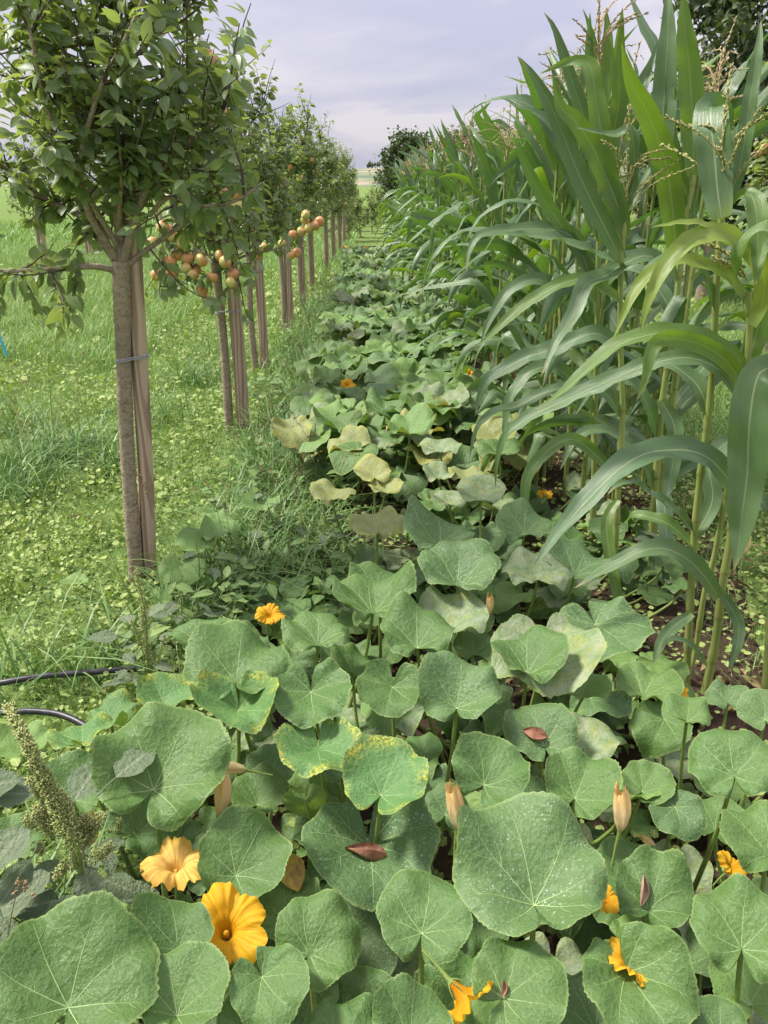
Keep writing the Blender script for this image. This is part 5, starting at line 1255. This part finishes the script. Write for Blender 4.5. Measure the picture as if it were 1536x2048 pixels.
    while y < 27:
        f_ = np.array([TREE_X + rng.normal(0, .04) + 0.02 * max(0, y - 9), y, 0]); nm = ORD[k] if k < 12 else None
        lab = '%s apple tree counting along the bed from the camera' % ORD[k]
        rot = rng.uniform(0, 6.28) if k > 2 else 0.0
        t_ = copy_tree(var[k % 4], f_, lab, grp, rot, rng.uniform(.93, 1.04), 0 if k < 4 else 5 if k < 7 else 0)
        if k == 2:
            t_.scale = (1, 1, 1)
            for j, (a, b) in enumerate(A3): apple(t_, f_, a, b, y - .45 - .02 * (j % 3), j)
        post_obj('wooden_post', f_ + ([0.075, 0.03, 0] if k < 4 else [0.02, 0.07, 0]), 1.7 + rng.normal(0, .04), .040, 'wooden post beside the %s apple tree along the bed' % ORD[k], (-0.075, -0.03, .031, [0.9]) if k < 4 else None, rng, 0.0)
        y += 2.05 + rng.normal(0, .06) + (0.45 if k > 4 else 0); k += 1
    for j, (x_, y_, sc_, lab_) in enumerate(((-0.75, 25.0, .62, 'low bushy young tree at the far end of the tree row'), (-0.30, 27.0, .58, 'low young tree closing the far end of the pumpkin bed'), (0.10, 29.5, .58, 'low young tree behind the end of the bed, beside the far maize'), (0.45, 33.0, .60, 'low young tree in front of the dark rounded tree'), (-0.55, 31.0, .66, 'small tree below the gap to the distant hill'), (-0.9, 34.5, .7, 'last small tree before the open field'))):
        copy_tree(var[j % 4], np.array([x_, y_, -0.62]), lab_, grp, 1.0 + j, sc_ + .24)
    # row at the far left
    y = 16.5; k = 0
    while y < 44:
        f_ = np.array([-6.6 + rng.normal(0, .12), y, 0])
        copy_tree(var[(k + 1) % 4], f_, '%s tree of the far left orchard row across the tall grass' % ORD[k], 'apple trees of the far left row', rng.uniform(0, 6.28), rng.uniform(1.0, 1.15))
        if k < 8: post_obj('wooden_post', f_ + [0.1, -.02, 0], 1.6, .045, 'post at the %s tree of the far left orchard row' % ORD[k], None, rng, 0.0, 'posts of the far left row')
        y += 2.3 + rng.normal(0, .1); k += 1
    # row at the right behind the maize
    y = 7.6; k = 0
    while y < 34:
        f_ = np.array([4.05 + rng.normal(0, .12), y, 0])
        copy_tree(var[(k + 2) % 4], f_, '%s apple tree of the row behind the maize' % ORD[k], 'apple trees behind the maize', rng.uniform(0, 6.28), rng.uniform(1.05, 1.2), 6 if k < 2 else 0)
        y += 2.4 + rng.normal(0, .1); k += 1
orchard()

# ------------------------------------------------------------------ dark trees in the background
def dark_tree(foot, H, R, lab, seed, n=5200, base=0.25, sz=.11):
    rng = np.random.default_rng(seed); foot = np.asarray(foot, float); th = thing('dark_tree', foot, lab, 'tree', 'dark trees in the background')
    tr = MB(); C = crom([[0, 0, -.05], [.05, 0, H * .4], [0, .05, H * .93]], 12); add_tube(tr, C, np.linspace(.12, .02, 12), 8)
    pts = []
    for q in range(46):
        t = rng.uniform(base, .97); a = rng.uniform(0, 6.28); L = R * (1.0 - .72 * max(0, t - .35) / .62) * rng.uniform(.75, 1.1)
        P, r = grow(rng, [0, 0, H * t * .93], [math.cos(a), math.sin(a), rng.uniform(.1, .6)], L, 8, .15, .12, .03 * (1.2 - t), .005); add_tube(tr, P, r, 5, caps=False)
        for k in range(3, 9): pts.append((P[k], .10 + .16 * R * (.3 + .7 * rng.random()) * .55))
    tr.obj('trunk', M_BARK, th)
    c = np.array([p for p, r in pts]); rr = np.array([r for p, r in pts]); i = rng.integers(0, len(c), n)
    pos = c[i] + rng.normal(0, 1, (n, 3)) * rr[i][:, None] * [1, 1, .75]; fw = nrm(rng.normal(0, 1, (n, 3)) + [0, 0, -.5])
    mb, _ = crown_mb(rng, (pos, fw, sz * rng.uniform(.6, 1.3, n)), LT3); mb2 = mb.obj('crown', M_DARKLEAF, th); mb2['kind'] = 'stuff'
dark_tree((4.9, 11.6, 0), 5.2, 1.5, 'tall dark dense tree rising behind the maize at the top right', 91, 15000, .12, .10)
dark_tree((7.0, 13.0, 0), 5.0, 1.6, 'dark tree at the right edge behind the tall dense one', 92, 9000, .15, .11)
dark_tree((1.9, 37.0, 0), 3.6, 2.0, 'dark rounded tree at the far end of the maize row, nearest the gap', 93, 9000, .08, .16)
dark_tree((4.1, 35.0, 0), 3.7, 2.1, 'taller dark tree half hidden by the far maize tassels', 94, 8000, .08, .16)
dark_tree((6.4, 33.0, 0), 3.3, 2.0, 'dark tree behind the maize tassels between the far tree and the tall dense one', 95, 7000, .1, .16)
dark_tree((1.1, 46.0, 0), 2.6, 0.8, 'small sparse dark tree beside the gap to the distant hill', 96, 2500, .1, .16)

# ------------------------------------------------------------------ pigweeds
def seed_head(mb, C, r0, r1, n, rng, sz=.006, lumps=True):
    P = crom(C, 24); ii = rng.uniform(0, 22.9, n); k = ii.astype(int); u = (ii - k)[:, None]; pos = P[k] * (1 - u) + P[k + 1] * u
    t = ii / 23; rr = (r0 + (r1 - r0) * t) * (0.55 + 0.45 * np.abs(np.sin(ii * 2.1 + 1.0))) ; d = nrm(rng.normal(0, 1, (n, 3)))
    pos = pos + d * (rr * rng.uniform(.5, 1.05, n))[:, None]
    fw = nrm(d + tangents(P)[k] * .6); X, Y, Z = axes(rng, n, fw, np.tile([0, 0, 1.0], (n, 1)), .5)
    scatter(mb, SPK_V, SPK_F, pos, X, Y, Z, sz * rng.uniform(.7, 1.4, n), 0, np.clip(rng.normal(.5, .25, n) + .25 * t, 0, 1))

def pigweeds():
    rng = np.random.default_rng(51); grp = 'pigweeds at the edge of the bed'
    AL = [leaf_template(1.0, .60, .16, .1 + .08 * q, 9) for q in range(3)]
    for t_ in AL:
        for i_ in range(len(t_[0])):
            if abs(t_[0][i_][0]) > .01: t_[0][i_][2] += .022 * math.sin(17 * t_[0][i_][1] + 3 * t_[0][i_][0]); t_[0][i_][0] *= 1 + .06 * math.sin(23 * t_[0][i_][1])
    ALM = []
    for q, t in enumerate(AL):
        m_ = MB(); m_.add(t[0], t[1], 0, t[2], .25 + .25 * q); add_tube(m_, np.array([[0, -.42, -.04], [0, -.2, 0], [0, 0.0, 0]]), [.018, .016, .014], 5, 0, .9, caps=False); ALM.append(m_.mesh('pigweed_leaf', M_AMLEAF))
    def leaf(th, loc, px, py, z, L, ang, f=.3):
        p, x, y, n, s = place_leaf(px, py, L, ang, z, f); o = link('leaf', ALM[rng.integers(3)], th); o.matrix_basis = Matrix(frame_to_np(x, y, n, p - loc, 2.06 * s).tolist())
    # the large one
    loc = PZ(170, 1900, 0.0); th = thing('pigweed', loc, 'large grey-green pigweed with a long leaning seed head at the left edge', 'weed', grp)
    top = [PZ(150, 1690, .55), PZ(110, 1600, .62), PZ(75, 1530, .68), PZ(45, 1470, .72), PZ(15, 1412, .74)]
    base = [loc, loc * .5 + PZ(165, 1760, .32) * .5, PZ(160, 1720, .48), top[0]]
    mb = MB(); add_tube(mb, crom(np.array(base + top) - loc, 18), np.linspace(.006, .0025, 18), 6); mb.obj('stem', M_PETIOLE, th)
    mb = MB(); seed_head(mb, np.array(top) - loc, .018, .008, 2300, rng, .0062)
    mb.obj('seed_head', M_SEED, th)
    for (a, b, za), (c, d, zb), r, n in (((130, 1660, .54), (120, 1590, .60), .026, 900), ((140, 1665, .52), (175, 1640, .56), .022, 700), ((110, 1650, .54), (75, 1620, .58), .022, 700), ((160, 1690, .50), (180, 1655, .53), .018, 500), ((160, 1700, .48), (150, 1730, .46), .014, 260), ((95, 1610, .60), (60, 1560, .65), .012, 260), ((70, 1690, .42), (85, 1705, .42), .010, 120), ((170, 1680, .50), (205, 1628, .58), .015, 420), ((110, 1660, .50), (52, 1640, .55), .014, 380), ((185, 1720, .44), (226, 1690, .47), .012, 300), ((140, 1720, .44), (112, 1752, .42), .012, 260)):
        mb = MB(); A, B = PZ(a, b, za) - loc, PZ(c, d, zb) - loc; seed_head(mb, [A, (A + B) / 2, B], r, r * .5, n, rng, .006); mb.obj('seed_head', M_SEED, th)
    for q in ((232, 1555, .52, 120, 42, .25), (150, 1600, .50, 130, 60, .3), (60, 1660, .48, 130, 215, .35), (70, 1590, .52, 120, 175, .3), (40, 1560, .55, 110, 190, .3), (170, 1735, .42, 105, -80, .75), (100, 1745, .32, 90, 215, .4), (150, 1790, .26, 110, 235, .35), (210, 1760, .30, 90, -20, .3), (120, 1800, .22, 110, 190, .3), (60, 1720, .42, 100, 235, .5), (170, 1690, .44, 60, -100, .6), (195, 1700, .42, 60, 20, .3), (230, 1790, .25, 90, 10, .3), (65, 1790, .26, 110, 200, .3), (140, 1860, .16, 100, -120, .3), (210, 1850, .15, 90, 20, .3)):
        leaf(th, loc, *q)
    # smaller ones
    def small(px, py, heads, leaves_, lab):
        loc_ = PZ(px, py, 0.0); t_ = thing('pigweed', loc_, lab, 'weed', grp); ym = loc_[1]
        for (a, b), (c, d), r, n in heads:
            A, B = PY(a, b, ym) - loc_, PY(c, d, ym) - loc_; mb = MB(); add_tube(mb, crom([np.zeros(3), A * .5 + [0, 0, .01], A, B], 12), np.linspace(.004, .0015, 12), 5); mb.obj('stem', M_PETIOLE, t_)
            mb = MB(); seed_head(mb, [A, (A + B) / 2 + rng.normal(0, .004, 3), B], r, r * .45, n, rng, .0062); mb.obj('seed_head', M_SEED, t_)
        for q in range(leaves_):
            a = rng.uniform(0, 6.28); h = rng.uniform(.06, .30); p = np.array([.03 * math.cos(a), .03 * math.sin(a), h]); fw = nrm(np.array([math.cos(a), math.sin(a), rng.normal(.1, .25)]))
            X, Y, Z = axes(rng, 1, fw[None], np.array([[0, 0, 1.0]]), .25); o = link('leaf', ALM[rng.integers(3)], t_); s = rng.uniform(.05, .10); o.matrix_basis = Matrix(frame_to_np(X[0], Y[0], Z[0], p + fw * .4 * s, s).tolist())
    small(300, 1420, [((300, 1330), (282, 1215), .016, 420), ((292, 1240), (272, 1140), .015, 420), ((310, 1350), (330, 1270), .010, 160), ((285, 1300), (262, 1240), .008, 120), ((330, 1360), (345, 1310), .008, 100)], 16, 'pigweed with slender seed spikes left of the front pumpkin leaves')
    small(232, 1790, [((222, 1700), (240, 1640), .010, 200), ((224, 1690), (215, 1660), .007, 90)], 10, 'small pigweed with one short seed spike beside the torn flower')
    small(380, 1330, [((370, 1270), (360, 1180), .008, 140), ((380, 1280), (392, 1215), .008, 120)], 10, 'pigweed beside the big front pumpkin leaf with thin spikes')
    small(432, 1215, [((430, 1170), (435, 1090), .008, 120), ((436, 1180), (450, 1120), .007, 100)], 8, 'thin pigweed right of the pale pumpkin shoot by the post')
    small(640, 1150, [((648, 1090), (650, 1010), .016, 300), ((640, 1100), (612, 1060), .010, 160), ((655, 1100), (668, 1050), .010, 160), ((610, 1090), (600, 1020), .009, 140)], 10, 'brownish seeding pigweed between the weed grass and the yellowed leaves')
    small(35, 1960, [((30, 1850), (36, 1775), .008, 160), ((25, 1870), (8, 1830), .007, 100)], 6, 'slender seeding weed in the bottom left corner above the huge leaf')
    small(520, 1130, [((510, 1080), (505, 1040), .007, 90)], 8, 'low pigweed in the weed grass between post and bed')
    small(1140, 1440, [((1136, 1400), (1134, 1380), .005, 40)], 7, 'small weed shoot poking up between pumpkin leaves before the maize')
    small(1330, 1215, [((1330, 1175), (1330, 1160), .004, 30)], 9, 'grey-green weed on bare soil among the maize stalks')
pigweeds()

# ------------------------------------------------------------------ hose, tape
def small_things():
    def hose(pts, z, lab):
        C = crom([PZ(a, b, zz) for (a, b), zz in zip(pts, z)], 40); loc = C[0].copy(); loc[2] = 0; mb = MB(); add_tube(mb, C - loc, .0105, 10); o = mb.obj('irrigation_hose', M_HOSE); o.location = tuple(loc); tag(o, lab, 'hose')
    hose([(-220, 1420), (-60, 1378), (0, 1366), (80, 1353), (160, 1346), (240, 1340), (300, 1338), (380, 1345)], [.05, .09, .11, .115, .11, .10, .08, .03], 'black irrigation hose arching through the weeds at the left')
    hose([(-150, 1395), (0, 1424), (60, 1422), (130, 1432), (190, 1470), (235, 1560), (250, 1640)], [.05, .09, .095, .09, .08, .06, .03], 'black irrigation hose lying below the first, running under the pumpkin leaves')
    P = np.array([PY(0, 676, 6.6), PY(6, 690, 6.6), PY(13, 712, 6.6)]); P = np.vstack([PY(-6, 640, 6.6), P]); loc = P[-1].copy(); loc[2] = 0
    mb = MB(); C = crom(P - loc, 10); w = np.array([.012, 0, .002]); V = np.concatenate([C - w, C + w, C + w + [0, .0015, 0], C - w + [0, .0015, 0]]); i = np.arange(9)
    F = np.concatenate([np.stack([i + a * 10, i + b * 10, i + b * 10 + 1, i + a * 10 + 1], -1) for a, b in ((0, 1), (1, 2), (2, 3), (3, 0))])
    mb.add(V, F); o = mb.obj('marker_tape', M_TAPE); o.location = tuple(loc); tag(o, 'bright blue strip of tape hanging at the left edge above the tall grass', 'tape')
small_things()
